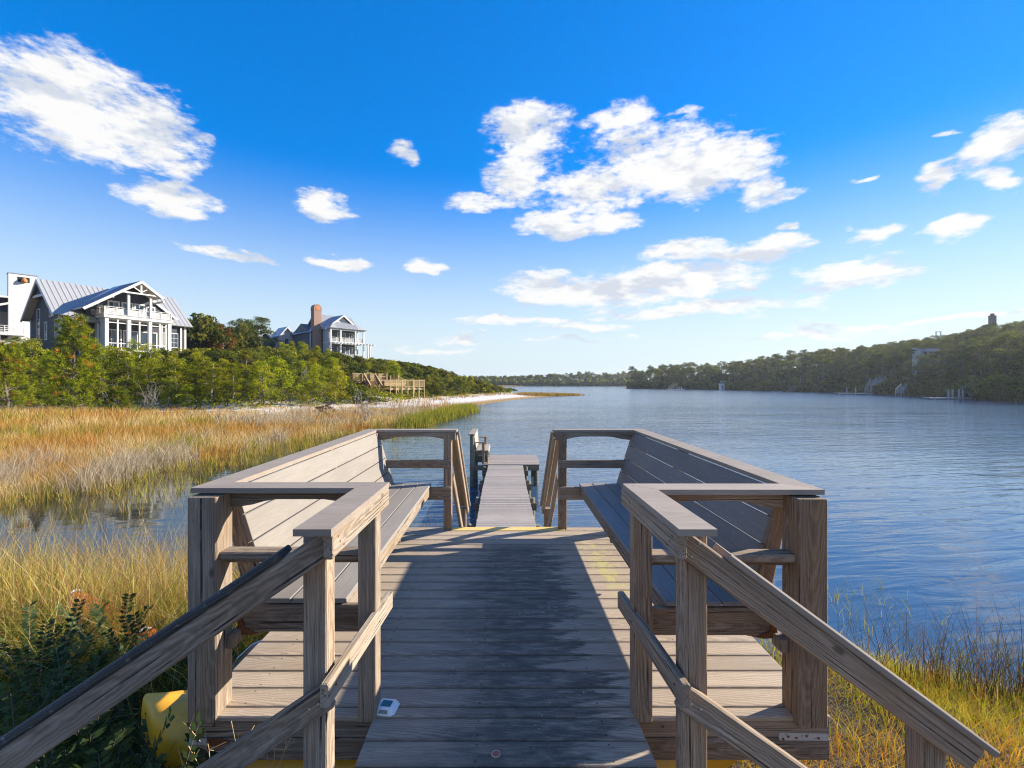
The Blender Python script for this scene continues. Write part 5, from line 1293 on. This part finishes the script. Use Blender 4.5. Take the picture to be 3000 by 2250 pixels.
def house_two():
    r = thing('lake_house', 'far slate house with brick chimney and two-storey white porch on the hilltop', 'house', (-47.2, 125, 8.2), None, R(49)); b = B(r)
    b.pr('wall', M['greysiding'], [(3.6, 6), (13, 6), (13, 18.9), (8.2, 22.6), (3.6, 18.9)], 'x', 0, 10.6)
    rf = b.slab('roof', M['metal'], [(-.5, 8.2, 22.95), (11.1, 8.2, 22.95), (11.1, 3.0, 18.75), (-.5, 3.0, 18.75)], .15); b.seams(rf, M['metal_shade'], (-.3, 8.1, 22.9), (11, 8.1, 22.9), (0, -5.0, -4.05), 17)
    b.slab('roof', M['metal_shade'], [(-.5, 8.2, 22.95), (11.1, 8.2, 22.95), (11.1, 13.6, 18.6), (-.5, 13.6, 18.6)], .15)
    b.bar('rake_trim', M['white'], (-.5, 8.2, 22.7), (-.5, 3.0, 18.5), .1, .3); b.bar('rake_trim', M['white'], (-.5, 8.2, 22.7), (-.5, 13.6, 18.4), .1, .3)
    # front gable
    b.pr('gable_wall', M['white'], [(.6, 18.7), (8.6, 18.7), (4.6, 21.9)], 'y', 1.6, 3.6)
    g1 = b.slab('cross_roof', M['metal_shade'], [(4.6, .9, 22.45), (4.6, 8, 22.45), (-.9, 4, 18.2), (-.9, .9, 18.2)], .14); b.seams(g1, M['metal_shade'], (4.55, 1.1, 22.42), (4.55, 7, 22.42), (-4.3, 0, -3.32), 9)
    g2 = b.slab('cross_roof', M['metal'], [(4.6, .9, 22.45), (4.6, 8, 22.45), (9.9, 4, 18.35), (9.9, .9, 18.35)], .14); b.seams(g2, M['metal_shade'], (4.65, 1.1, 22.42), (4.65, 7, 22.42), (5.0, 0, -3.87), 9)
    b.bar('rake_trim', M['white'], (4.6, .88, 22.2), (-.95, .88, 17.95), .12, .42); b.bar('rake_trim', M['white'], (4.6, .88, 22.2), (9.9, .88, 18.1), .12, .42)
    b.box('gable_band', M['white'], 1.2, 8.2, 1.45, 1.62, 19.6, 19.9)
    hp = b.slab('porch_roof', M['metal'], [(1.6, 1.2, 20.3), (8.4, 1.2, 20.3), (11.1, -.7, 18.45), (-.3, -.7, 18.45)], .12); b.seams(hp, M['metal_shade'], (1.7, 1.15, 20.3), (8.3, 1.15, 20.3), (0, -1.8, -1.75), 16)
    b.slab('porch_roof', M['metal'], [(8.4, 1.2, 20.3), (9.2, 3.6, 20.3), (11.1, 3.6, 18.45), (11.1, -.7, 18.45)], .12)
    b.box('porch_beam', M['white'], 0, 10.4, -.25, .05, 17.95, 18.35); b.box('balcony_floor', M['white'], -.1, 10.5, -.35, 3.6, 14.35, 14.75); b.box('porch_floor', M['white'], -.1, 10.5, -.35, 3.6, 10.2, 10.5)
    for xx in (.2, 3.1, 7.6, 10.2): b.box('column', M['white'], xx - .2, xx + .2, -.25, .12, 10.5, 17.95)
    b.box('column', M['white'], 10.0, 10.4, 3.1, 3.5, 10.5, 17.95); b.box('column', M['white'], 11.9, 12.25, -.6, -.25, 8, 14.4); b.box('column', M['white'], 12.6, 12.95, 1.6, 1.95, 8, 14.4)
    b.balustrade((.2, -.05), (10.2, -.05), 14.75, 15.95, 4, 6); b.balustrade((10.2, 0), (10.2, 3.3), 14.75, 15.95, 4, 2); b.balustrade((.2, -.05), (10.2, -.05), 10.5, 11.5, 4, 6)
    for (a, c) in ((.9, 2.4), (4.2, 6.6), (7.9, 9.6)): b.window('glass_door', 'y', a, c, 14.9, 17.6, 3.6, 3, 1, .14); b.window('glass_door', 'y', a, c, 10.6, 13.6, 3.6, 2, 1, .14)
    b.box('porch_side', M['whitesiding'], -.05, .1, .4, 3.6, 9, 18.2)
    for i in range(13): b.box('pergola_rafter', M['white'], .4 + i * 1.0, .55 + i * 1.0, -2.0, -.2, 14.3, 14.5)
    b.box('pergola_beam', M['white'], .0, 13.3, -1.75, -1.6, 14.1, 14.32)
    # brick chimney with arched cap
    ch = b.box('chimney', M['brick'], -2.3, -.2, 4.2, 6.0, 6, 23.2)
    arc = [(-2.35, 23.2), (-2.35, 23.9)] + [(-1.25 - 1.1 * math.cos(math.pi * k / 10), 23.9 + 1.15 * math.sin(math.pi * k / 10)) for k in range(11)] + [(-.15, 23.2)]
    b.pr('chimney_cap', M['brick'], arc, 'y', 4.15, 6.05, ch)
    opn = [(-1.75, 23.5)] + [(-1.25 - .5 * math.cos(math.pi * k / 8), 23.95 + .6 * math.sin(math.pi * k / 8)) for k in range(9)] + [(-.75, 23.5)]
    b.pr('flue_opening', M['terracotta'], opn, 'y', 4.08, 4.16, ch)
    # left wing
    b.pr('wing_wall', M['greysiding'], [(5.6, 6), (17, 6), (17, 17.3), (11.3, 20.2), (5.6, 17.3)], 'x', -2.6, 1)
    b.slab('wing_roof', M['metal_shade'], [(-3.2, 5.3, 17.3), (.5, 5.3, 20.1), (.5, 17.5, 20.1), (-3.2, 17.5, 17.3)], .14)
    b.box('wing_trim', M['white'], -2.75, -2.6, 5.45, 5.75, 6, 17.2); b.window('window', 'x', 8.0, 9.2, 12.8, 14.2, -2.6, 2, 2)
    b.pr('rear_wing_wall', M['whitesiding'], [(-6.0, 6), (-2.5, 6), (-2.5, 17.0), (-4.2, 19.2), (-6.0, 17.0)], 'y', 16.6, 22)
    b.slab('rear_wing_roof', M['metal_shade'], [(-4.2, 16, 19.6), (-4.2, 22, 19.6), (-6.6, 22, 16.7), (-6.6, 16, 16.7)], .14); b.slab('rear_wing_roof', M['metal_shade'], [(-4.2, 16, 19.6), (-4.2, 22, 19.6), (-1.8, 22, 16.7), (-1.8, 16, 16.7)], .14)
    b.bar('rake_trim', M['white'], (-4.2, 15.95, 19.4), (-6.6, 15.95, 16.5), .12, .3); b.bar('rake_trim', M['white'], (-4.2, 15.95, 19.4), (-1.8, 15.95, 16.5), .12, .3)
    b.window('window', 'y', -4.7, -3.7, 13.6, 16.2, 16.6, 2, 2)
    b.pr('rear_gable', M['greysiding'], [(-12, 6), (-6, 6), (-6, 14.8), (-9, 17.6), (-12, 14.8)], 'y', 20, 30); b.slab('rear_roof', M['metal'], [(-9, 19.4, 18), (-9, 30, 18), (-12.6, 30, 14.5), (-12.6, 19.4, 14.5)], .14); b.slab('rear_roof', M['metal'], [(-9, 19.4, 18), (-9, 30, 18), (-5.4, 30, 14.5), (-5.4, 19.4, 14.5)], .14)
    b.bar('rake_trim', M['white'], (-9, 19.35, 17.8), (-12.6, 19.35, 14.3), .12, .3); b.bar('rake_trim', M['white'], (-9, 19.35, 17.8), (-5.4, 19.35, 14.3), .12, .3)
house_two()
def house_edge():
    r = thing('chimney_house', 'taupe house with broad white chimney at the left edge of the photo', 'house', (-88.5, 79, 8.2), None, R(52)); b = B(r)
    b.box('wall', M['taupe'], -14, 3.4, 0, 8, 5, 18.0); b.box('upper_wall', M['charcoal'], -2.5, 3.4, -.05, .02, 15.9, 18.2)
    ch = b.box('chimney', M['white'], 2.6, 6.1, -1.2, .6, 5, 22.55); b.box('chimney_cap', M['metal_shade'], 2.52, 6.18, -1.28, .68, 22.55, 22.68, ch)
    b.box('flue_opening', M['dark'], 3.7, 5.2, -1.23, -1.19, 21.2, 22.1, ch); tube('flue_pot', ch, M['terracotta'], [tuple(b.m @ Vector((4.5, -1.5, 21.2))), tuple(b.m @ Vector((4.5, -1.5, 21.6))), tuple(b.m @ Vector((4.5, -1.5, 21.95)))], [.4, .38, .15], 10)  # dark plate on the chimney face; the flue's inner shade is its colour
    b.slab('roof', M['white'], [(-14, -1.6, 18.1), (2.6, -1.6, 18.5), (2.6, 8, 18.9), (-14, 8, 18.5)], .3); b.bar('roof_brace', M['white'], (-4.5, -1.6, 14.6), (2.6, -1.2, 17.3), .2, .34)
    b.window('window', 'y', -.2, 1.5, 13.4, 16.0, 0, 2, 3, .22); b.window('window', 'y', -4.6, -2.8, 12.6, 15.8, 0, 2, 3, .22); b.window('window', 'y', -7.5, -5.8, 12.6, 15.8, 0, 2, 3, .22)
    b.box('balcony_floor', M['white'], -1.6, 4.6, -2.6, 0, 11.7, 12.2); b.balustrade((-1.5, -2.5), (4.4, -2.5), 12.2, 13.3, 3, 5)
    for xx in (-1.2, 1.2, 3.8): b.box('column', M['white'], xx, xx + .35, -2.4, -2.1, 5, 11.7)
    b.slab('lower_roof', M['metal'], [(-2, -3.4, 9.0), (6.5, -3.6, 9.2), (7.5, -1, 11.3), (2.5, -1, 11.3)], .15)
house_edge()
def roof_between():
    r = thing('hidden_cottage', 'pale ribbed metal roof glimpsed through trees between the two houses', 'house', ((716 - 1480) * 116 / 1360, 116, 8), None, R(20)); b = B(r)
    b.box('wall', M['greysiding'], -3.5, 3.5, 0, 6, 6, 15.2); f = b.slab('roof', M['metal'], [(-4, 3, 17.8), (1.5, 3, 17.2), (4.2, -.6, 15.2), (-4, -.6, 15.2)], .15); b.seams(f, M['metal'], (-3.8, 2.9, 17.75), (1.4, 2.9, 17.2), (.6, -3.3, -2.2), 8)
roof_between()
# ------------------------------------------------------------------ timber lookout on the left shore
def lookout():
    r = thing('timber_lookout', 'new pale timber lookout platform with brown stairs on the left shore', 'lookout deck', (-17, 78, .8)); b = B(r); b.m = Matrix.Translation((-20.1, 77.6, 0)) @ Matrix.Rotation(R(38), 4, 'Z') @ Matrix.Translation((20.1, -77.6, 0)); N = M['newwood']; BR = M['newwood_brown']
    xa, xb, y0, y1, zf = -19.2, -12.8, 77.6, 81.4, 2.62
    for i in range(30): b.box('deck_board', N, xa, xb, y0 + i * .147, y0 + i * .147 + .14, zf - .04, zf)
    b.box('rim_beam', N, xa - .05, xb + .05, y0 - .06, y0 - .0, zf - .30, zf - .01); b.box('rim_beam', N, xb, xb + .06, y0, y1, zf - .3, zf - .01); b.box('rim_beam', N, xa - .06, xa, y0, y1, zf - .3, zf - .01)
    n = 6
    for i in range(n + 1):
        x = xa + (xb - xa) * i / n
        b.box('support_post', N, x - .07, x + .07, y0 - .20, y0 - .06, -.2, zf + 1.46)
        b.box('support_post', N, x - .07, x + .07, y1 - .12, y1, -.0, zf + 1.46) if i % 2 == 0 else None
    for (ya) in (y0 - .13, y1 - .06):
        b.bar('top_rail', N, (xa - .1, ya, zf + 1.36), (xb + .1, ya, zf + 1.36), .13, .16, (0, 0, 1)); b.bar('bottom_rail', N, (xa, ya, zf + .22), (xb, ya, zf + .22), .09, .09)
    b.bar('top_rail', N, (xb + .02, y0, zf + 1.36), (xb + .02, y1, zf + 1.36), .13, .16)
    for k in range(34): x = xa + .1 + k * (xb - xa - .2) / 33; b.box('picket', BR if k < 22 else N, x - .025, x + .025, y1 - .1, y1 - .05, zf + .25, zf + 1.3)
    for k in range(22): y = y0 + .1 + k * .2; b.box('picket', N, xb - .0, xb + .05, y - .025, y + .025, zf + .25, zf + 1.3)
    for k in range(4): b.box('bench_back_board', N, xa + .4, xb - 1.9, y1 - .6, y1 - .55, zf + .42 + .22 * k, zf + .61 + .22 * k)
    b.box('bench_seat', N, xa + .4, xb - 1.9, y1 - 1.1, y1 - .62, zf + .38, zf + .44)
    # upper platform behind, to the left
    xc, xd, y2, y3, zu = -24.2, -17.6, 81.5, 85.4, 3.72
    for i in range(28): b.box('deck_board', BR, xc, xd, y2 + i * .147, y2 + i * .147 + .14, zu - .04, zu)
    b.box('rim_beam', BR, xc, xd, y2 - .06, y2, zu - .32, zu - .02)
    for i in range(9): x = xc + .2 + i * .9; b.box('joist_end', N, x - .06, x + .06, y2 - .16, y2 - .06, zu - .2, zu - .06)
    for i in range(6): x = xc + .1 + i * 1.48; b.box('support_post', BR, x - .08, x + .08, y2, y2 + .15, -.2, zu + 1.42); b.box('support_post', BR, x - .08, x + .08, y3 - .15, y3, 0, zu + 1.5)
    for i in range(7): b.box('windbreak_board', N, -22.6, -16.2, y3 - .02, y3 + .03, zu + .12 + i * .2, zu + .30 + i * .2)
    b.bar('top_rail', N, (xc, y2 + .07, zu + 1.4), (-22.3, y2 + .07, zu + 1.4), .14, .1)
    for k in range(12): x = xc + .12 + k * .13; b.box('picket', N, x - .02, x + .02, y2 + .05, y2 + .1, zu + .1, zu + 1.32)
    for (x, hh) in ((-18.3, 1.2), (-17.0, 1.05), (-16.2, 1.2), (-14.7, 1.25), (-13.2, .5)): b.box('gate_post', N, x - .09, x + .09, 84.0, 84.18, 1.6, zu + hh)
    for k in range(9): b.box('picket', BR, -18.1 + k * .12, -18.05 + k * .12, 84.05, 84.1, zu - .2, zu + .85)
    for k in range(10): b.box('picket', BR, -16.1 + k * .14, -16.05 + k * .14, 84.05, 84.1, zu - .2, zu + .85)
    b.bar('sloping_rail', N, (-14.7, 84.1, zu + 1.0), (-12.9, 84.1, zu + .1), .12, .12); b.bar('top_rail', N, (-18.3, 84.1, zu + .95), (-17.0, 84.1, zu + .95), .1, .14)
    # stairs towards the water
    n = 13; xs0, xs1 = -22.2, -20.2
    for i in range(n):
        u = (i + .5) / n; z = zu + (.78 - zu) * u; y = y2 - 4.6 * u; xo = 0.0
        b.box('stair_tread', BR, xs0 + xo, xs1 + xo, y - .19, y + .19, z - .05, z); b.box('stair_riser', BR, xs0 + xo, xs1 + xo, y + .15, y + .18, z, z + .2)
    for x in (xs0, xs1):
        b.bar('stringer', BR, (x, y2, zu - .1), (x, y2 - 4.6, .7), .07, .34); b.bar('stair_rail', N, (x, y2, zu + 1.42), (x, y2 - 3.2, zu - .75), .16, .12); b.bar('stair_rail', BR, (x, y2, zu + 1.05), (x, y2 - 3.2, zu - 1.05), .05, .30)
        b.box('newel_post', BR, x - .09, x + .09, y2 - .1, y2 + .08, zu - .3, zu + 1.55); b.box('newel_post', BR, x - .09, x + .09, y2 - 3.3, y2 - 3.12, .6, zu - .6); b.box('newel_post', BR, x - .09, x + .09, y2 - 4.6, y2 - 4.42, .4, zu - 1.7)
lookout()
def beach_bench():
    x, y = pxw(1461, 1150, .55); r = thing('picnic_bench', 'small white bench on the sandy beach by the headland', 'bench', (x, y, h1(x, y))); b = B(r); b.m = Matrix.Identity(4); z = h1(x, y)
    b.box('seat', M['white'], x - .9, x + .9, y - .25, y + .25, z + .55, z + .66); [b.box('leg', M['white'], x + s * .7 - .08, x + s * .7 + .08, y - .2, y + .2, z - .1, z + .55) for s in (-1, 1)]; b.box('backrest', M['white'], x - .9, x + .9, y + .22, y + .28, z + .75, z + 1.0)
beach_bench()
# ------------------------------------------------------------------ structures along the right bank
GW = M['fargrey']
def on_right(px, py, z=0.0): return pxw(px, py, z)
def dock(px0, px1, py, label, z=.45, depth=2.2, posts=(), mat=None, ph=1.3):
    (x0, y0), (x1, y1) = pxw(px0, py, 0), pxw(px1, py, 0); y = (y0 + y1) / 2; x0 = (px0 - 1480) * y / 1360; x1 = (px1 - 1480) * y / 1360; mat = mat or GW
    r = thing('small_dock', label, 'dock', ((x0 + x1) / 2, y, 0)); b = B(r); b.m = Matrix.Identity(4)
    n = max(4, int(depth / .3))
    for i in range(n): b.box('plank', mat, x0, x1, y + i * depth / n, y + (i + .92) * depth / n, z - .07, z)
    b.box('rim_beam', mat, x0, x1, y - .08, y - .01, z - .3, z - .02)
    for u in (.05, .5, .95): x = x0 + (x1 - x0) * u; b.box('pile', mat, x - .1, x + .1, y + .1, y + .3, -1.2, z - .07)
    for p in posts: x = (p - 1480) * y / 1360; b.box('mooring_post', mat, x - .11, x + .11, y + .05, y + .27, -1, z + ph)
    return r
def bank_stair(px0, py0, px1, py1, d, label, width=1.4, mat=None):
    """flight seen from the lake, running along the bank from low (px0,py0) to high (px1,py1)"""
    mat = mat or GW; P0 = Vector(((px0 - 1480) * d / 1360, d, CAMZ - (py0 - 1122) * d / 1360)); P1 = Vector(((px1 - 1480) * (d + 2) / 1360, d + 2, CAMZ - (py1 - 1122) * (d + 2) / 1360))
    r = thing('bank_stairs', label, 'stairs', (P0.x, P0.y, max(0, h1(P0.x, P0.y)))); b = B(r); b.m = Matrix.Identity(4); n = 11; dv = P1 - P0; sd_ = Vector((-dv.y, dv.x, 0)).normalized() * width
    for i in range(n):
        p = P0.lerp(P1, (i + .5) / n); b.bar('stair_tread', mat, p, p + sd_, .32, .06)
    for k, o in enumerate((Vector(), sd_)):
        b.bar('stringer', mat, P0 + o - Vector((0, 0, .1)), P1 + o - Vector((0, 0, .1)), .28, .08, (0, 1, 0))
        for hh in (.55, 1.05): b.bar('stair_rail', mat, P0 + o + Vector((0, 0, hh)), P1 + o + Vector((0, 0, hh)), .12, .09, (0, 1, 0))
        for u in (0, .5, 1): q = P0.lerp(P1, u) + o; b.box('post', mat, q.x - .07, q.x + .07, q.y - .07, q.y + .07, min(h1(q.x, q.y), q.z) - .5, q.z + 1.1)
    return r
PG = paint_mat('pale_grey_timber', (.36, .36, .35), .8, .1); 
bank_stair(2845, 1153, 2895, 1122, 97.5, 'pale grey stairs climbing the bank at the far right', 1.8, PG)
dock(2735, 2850, 1171.5, 'low grey dock with slim white posts by the far right stairs', posts=(2781, 2793, 2812, 2824), mat=PG, ph=1.7)
dock(2728, 2770, 1169, 'small grey float left of the slim white posts', z=.25, mat=PG)
bank_stair(2640, 1152, 2656, 1135, 124, 'small weathered stairs at the water in the middle of the right bank', 1.2, PG)
dock(2455, 2560, 1156.5, 'long grey dock with two posts below the pale stairs', z=.5, posts=(2482, 2508), ph=1.7, mat=PG)
bank_stair(2552, 1148, 2568, 1116, 143, 'steep pale stairs behind the long two-post dock', 1.6, PG)
bank_stair(2570, 1127, 2594, 1112, 144, 'upper flight of pale stairs behind the long two-post dock', 1.4, PG)
bank_stair(2318, 1144, 2352, 1126, 186, 'faint grey stairs in the shaded wood', 1.4)
dock(2272, 2290, 1149, 'tiny pale float at the foot of the wood', z=.3, mat=PG)
bank_stair(1966, 1139, 1984, 1127, 254, 'sunlit wooden stairs beside the distant float', 2.2, M['newwood'])
dock(1957, 2006, 1143.5, 'distant white float with chairs below sunlit stairs', z=.55, depth=3, posts=(1984, 1990, 1997), mat=M['white'], ph=1.2)
def boat_hut():
    d = 226; x = (2117 - 1480) * d / 1360; r = thing('shore_hut', 'small pale boat hut with railed top on the distant shore', 'hut', (x, d, .3)); b = B(r); b.m = Matrix.Identity(4)
    b.box('wall', M['white'], x - .9, x + .9, d, d + 2, -.3, 3.2); b.box('roof_deck', GW, x - 1.3, x + 1.6, d - .3, d + 2.4, 3.2, 3.4); [b.box('rail_post', M['white'], x + q - .06, x + q + .06, d - .2, d - .08, 3.4, 4.4) for q in (-1.2, -.3, .6, 1.5)]; b.box('rail', M['white'], x - 1.3, x + 1.6, d - .22, d - .06, 4.3, 4.4); b.box('door', GW, x - .4, x + .4, d - .05, d, .2, 2.4)
boat_hut()
def right_house():
    d = 142; x = (2732 - 1480) * d / 1360; r = thing('white_house', 'white house wall with teal windows half hidden in the right bank wood', 'house', (x, d, 8)); b = B(r); b.m = Matrix.Identity(4)
    b.box('wall', M['whitesiding'], x - 3.6, x + 3.6, d, d + 3, 6, 13.4); b.slab('roof', M['metal_shade'], [(x - 3.9, d - .4, 13.35), (x + 3.9, d - .4, 13.35), (x + 3.9, d + 3, 14.3), (x - 3.9, d + 3, 14.3)], .15)
    for q in (-2.2, -.6, 1.0, 2.6): b.window('window', 'y', x + q - .5, x + q + .5, 11.2, 13.0, d, 1, 2)
    d = 150; x = (2911 - 1480) * d / 1360; r = thing('stone_chimney', 'dark stone chimney above the treetops at the far right', 'chimney', (x, d, 14)); b = B(r); b.m = Matrix.Identity(4)
    zt = CAMZ + (1122 - 925) * d / 1360; b.box('stack', M['stone'], x - .95, x + .95, d, d + .8, 15, zt); b.box('cornice', M['stone'], x - 1.05, x + 1.05, d - .06, d + .86, zt - .05, zt + .08); b.box('flue', M['stone'], x - .42, x + .42, d + .1, d + .7, zt + .08, zt + .75)
    d = 124; x = (2750 - 1480) * d / 1360; zt = CAMZ + (1122 - 973) * d / 1360; r = thing('roof_pergola', 'white rooftop pergola frame above the right bank trees', 'pergola', (x, d, zt - 3)); b = B(r); b.m = Matrix.Identity(4)
    for q in (-.62, .62): b.box('post', M['white'], x + q - .09, x + q + .09, d, d + .18, zt - 1.7, zt)
    b.box('beam', M['white'], x - .8, x + .8, d - .05, d + .23, zt, zt + .16)
right_house()
# ------------------------------------------------------------------ kayaks, paddle, deck light, citrus slice
def kayak(x0, x1, y, z, W, Hh, mat, label, rim=None, rotz=0.0, tip=None, pitch=0.0):
    L = abs(x1 - x0); cx = (x0 + x1) / 2; n = 27; m = 20
    r = thing('kayak', label, 'kayak', (cx, y, z), None, rotz); V = []; F = []
    Mx = root_m(r) @ Matrix.Rotation(pitch, 4, 'Y')
    for i in range(n):
        u = i / (n - 1); s = abs(2 * u - 1); w = W / 2 * max(.02, (1 - s ** 3.2)) ** .62; up = .16 * s ** 3; hh = Hh * (1 - .30 * s ** 4)
        for k in range(m):
            a = 2 * math.pi * k / m; ca, sa = math.cos(a), math.sin(a)
            yy = w * math.copysign(abs(ca) ** .72, ca); zz = Hh * .45 + up + (hh * .55 * abs(sa) ** .8 if sa > 0 else -hh * .45 * abs(sa) ** .65)
            V.append(((u - .5) * L, yy, zz))
    for i in range(n - 1):
        for k in range(m): k2 = (k + 1) % m; F.append((i * m + k, i * m + k2, (i + 1) * m + k2, (i + 1) * m + k))
    F.append(tuple(range(m))[::-1]); F.append(tuple(range((n - 1) * m, n * m)))
    me = mesh_py('hull', V, F, True); me.materials.append(mat); link('hull', me, None, r, Mx)
    pts = [(.62 * math.cos(a) * .8, .2 * math.sin(a), Hh * .93) for a in np.linspace(0, 2 * math.pi, 25)]
    o = tube('cockpit_rim', r, rim or M['dark'], [tuple(Mx @ Vector(p)) for p in pts], .018, 6)
    sm = [(x, s * W * .47 * max(.05, (1 - abs(x / (L / 2)) ** 3.2)) ** .62, Hh * .47 + .16 * abs(x / (L / 2)) ** 3) for s in (1,) for x in np.linspace(-L * .46, L * .46, 19)]
    tube('gunwale_seam', r, rim or M['dark'], [tuple(Mx @ Vector((p[0], -p[1], p[2]))) for p in sm], .010, 5); tube('gunwale_seam', r, rim or M['dark'], [tuple(Mx @ Vector(p)) for p in sm], .010, 5)
    if tip: 
        for s in (-1, 1): tube('grab_handle', r, tip, [tuple(Mx @ Vector((s * L * .47, q, Hh * .75 + .16 + .05 * math.cos(q * 20)))) for q in (-.06, -.03, 0, .03, .06)], .012, 6)
    return r
M['kayak_y'] = paint_mat('yellow_polyethylene', (.80, .39, .02), .38, .08, 3, (.45, .26, .05), .3, .45, .03); M['kayak_o'] = paint_mat('orange_polyethylene', (.80, .13, .025), .4, .1, 3, (.5, .12, .05), .3, .45, .03); M['kayak_w'] = paint_mat('white_plastic', (.74, .78, .82), .4, .06, 3, (.5, .5, .5), .2, .45, .03)
kayak(-2.03, 1.42, 2.62, 1.30, .70, .34, M['kayak_y'], 'yellow kayak lying on the bank under the deck front', M['kayak_y'], R(0))
kayak(-5.5, -3.6, 5.3, .47, .56, .34, M['kayak_o'], 'orange kayak with pale tip lying in the sedge on the left', M['kayak_o'], R(-30), M['kayak_w'])
def paddle():
    r = thing('paddle', 'white paddle blade sticking up beside the left edge of the deck', 'paddle', (-1.93, 3.35, h1(-1.93, 3.35))); z = h1(-1.93, 3.35)
    tube('shaft', r, M['dark'], [(-2.10, 3.75, z), (-1.98, 3.42, Z(-.52))], .014, 8)
    pts = [(-.03, 0), (-.07, .12), (-.085, .25), (-.06, .38), (.0, .46), (.05, .40), (.075, .25), (.06, .12), (.03, 0)]
    A = Vector((-2.0, 3.46, Z(-.56))); ax = Vector((.30, -.14, .36)).normalized(); sd_ = Vector((.5, .3, -.3)); sd_ = (sd_ - ax * sd_.dot(ax)).normalized(); n = ax.cross(sd_)
    vs = [A + sd_ * p[0] * 1.3 + ax * p[1] * 1.1 + n * (.02 - 6 * p[0] ** 2) for p in pts]; k = len(vs); vs2 = [v - n * .008 for v in vs]
    me = mesh_py('blade', vs + vs2, [tuple(range(k)), tuple(range(2 * k - 1, k - 1, -1))] + [(i, k + i, k + (i + 1) % k, (i + 1) % k) for i in range(k)]); me.materials.append(M['kayak_w']); link('blade', me, None, r)
paddle()
def deck_light():
    cx, cy = -.596, 2.335; r = thing('solar_deck_light', 'white solar deck light on the planks beside the left handrail post', 'light', (cx, cy, ZD)); T = Matrix.Translation((cx, cy, ZD)) @ Matrix.Rotation(R(-8), 4, 'Z')
    W = paint_mat('white_abs', (.80, .81, .80), .35, .04, 20, (.5, .5, .48), .25, .5, .02); LED = paint_mat('led_lens', (.20, .27, .22), .12, .2, 60, None, .3, .6, .1); SOL = paint_mat('solar_cell', (.03, .10, .10), .12, .6, 40, (.15, .35, .32), .5, .7, .02)
    def loft(nm, rings, mat):
        vs = []; fs = []; k = len(rings[0])
        for rg in rings: vs += rg
        for i in range(len(rings) - 1):
            for j in range(k): j2 = (j + 1) % k; fs.append((i * k + j, i * k + j2, (i + 1) * k + j2, (i + 1) * k + j))
        fs.append(tuple(range(k))[::-1]); fs.append(tuple(range((len(rings) - 1) * k, len(rings) * k))); me = mesh_py(nm, vs, fs); me.materials.append(mat); return link(nm, me, None, r, T)
    def oct_(a, b, c, z): return [(a, -b + c, z), (a, b - c, z), (a - c, b, z), (-a + c, b, z), (-a, b - c, z), (-a, -b + c, z), (-a + c, -b, z), (a - c, -b, z)]
    loft('body', [oct_(.054, .052, .016, 0), oct_(.056, .054, .016, .006), oct_(.054, .052, .015, .010), oct_(.040, .038, .008, .026), oct_(.037, .035, .007, .028)], W)
    loft('solar_panel', [oct_(.026, .022, .003, .0275), oct_(.026, .022, .003, .0295)], SOL)
    for v in loft('led_lens', [[(.024, -.050, .011), (.020, -.0395, .0225), (-.020, -.0395, .0225), (-.024, -.050, .011)], [(.024, -.052, .012), (.020, -.0415, .024), (-.020, -.0415, .024), (-.024, -.052, .012)]], LED).data.vertices: pass
    for s in (-1, 1):
        for q in (-1, 1): tube('screw_head', r, M['zinc'], [tuple(T @ Vector((s * .046, q * .034, .012))), tuple(T @ Vector((s * .046, q * .034, .015)))], .005, 8)
deck_light()
def citrus():
    cx, cy = -.041, 2.053; r = thing('citrus_slice', 'small red disc with pale rim lying on the dark walkway board', 'citrus slice', (cx, cy, ZD - .003)); z0 = ZD - .003
    red = paint_mat('dried_flesh', (.30, .045, .055), .6, .5, 90, (.12, .02, .03), .6, .4, .3); rim = paint_mat('dried_rind', (.62, .36, .22), .6, .2, 60)
    n = 24; vs = [(cx, cy, z0 + .0045)] + [(cx + .0165 * math.cos(6.2832 * k / n), cy + .0165 * math.sin(6.2832 * k / n), z0 + .004) for k in range(n)] + [(cx + .0165 * math.cos(6.2832 * k / n), cy + .0165 * math.sin(6.2832 * k / n), z0) for k in range(n)]
    fs = [(0, 1 + k, 1 + (k + 1) % n) for k in range(n)] + [(1 + k, 1 + n + k, 1 + n + (k + 1) % n, 1 + (k + 1) % n) for k in range(n)]; me = mesh_py('flesh', vs, fs); me.materials.append(red); link('flesh', me, None, r)
    tube('rind', r, rim, [(cx + .0185 * math.cos(a), cy + .0185 * math.sin(a), z0 + .0025) for a in np.linspace(0, 6.2832, 25)], .0028, 6)
    for k in range(9):
        a = 6.2832 * k / 9; board('membrane', r, rim, (cx + .004 * math.cos(a), cy + .004 * math.sin(a), z0 + .0047), (cx + .015 * math.cos(a), cy + .015 * math.sin(a), z0 + .0045), .0011, .0012, bv=.0002)
citrus()
# ------------------------------------------------------------------ air over the lake
def build_haze():
    V = [(x, y, z) for x in (-1850, 1850) for y in (-1850, 1850) for z in (-3.2, 42)]
    F = [(0, 1, 3, 2), (4, 6, 7, 5), (0, 4, 5, 1), (2, 3, 7, 6), (0, 2, 6, 4), (1, 5, 7, 3)]
    me = mesh_py('haze', V, F); m = bpy.data.materials.new('lake_haze'); m.use_nodes = True; t = NT(m.node_tree); t.n.clear()
    out = t.new('ShaderNodeOutputMaterial'); v = t.new('ShaderNodeVolumePrincipled'); t.link(v.outputs[0], out.inputs['Volume'])
    v.inputs['Color'].default_value = (.80, .89, 1.0, 1); v.inputs['Density'].default_value = .00018; v.inputs['Anisotropy'].default_value = .45
    me.materials.append(m); o = link('haze', me); tag(o, 'thin blue haze over the lake', kind='stuff')
build_haze()
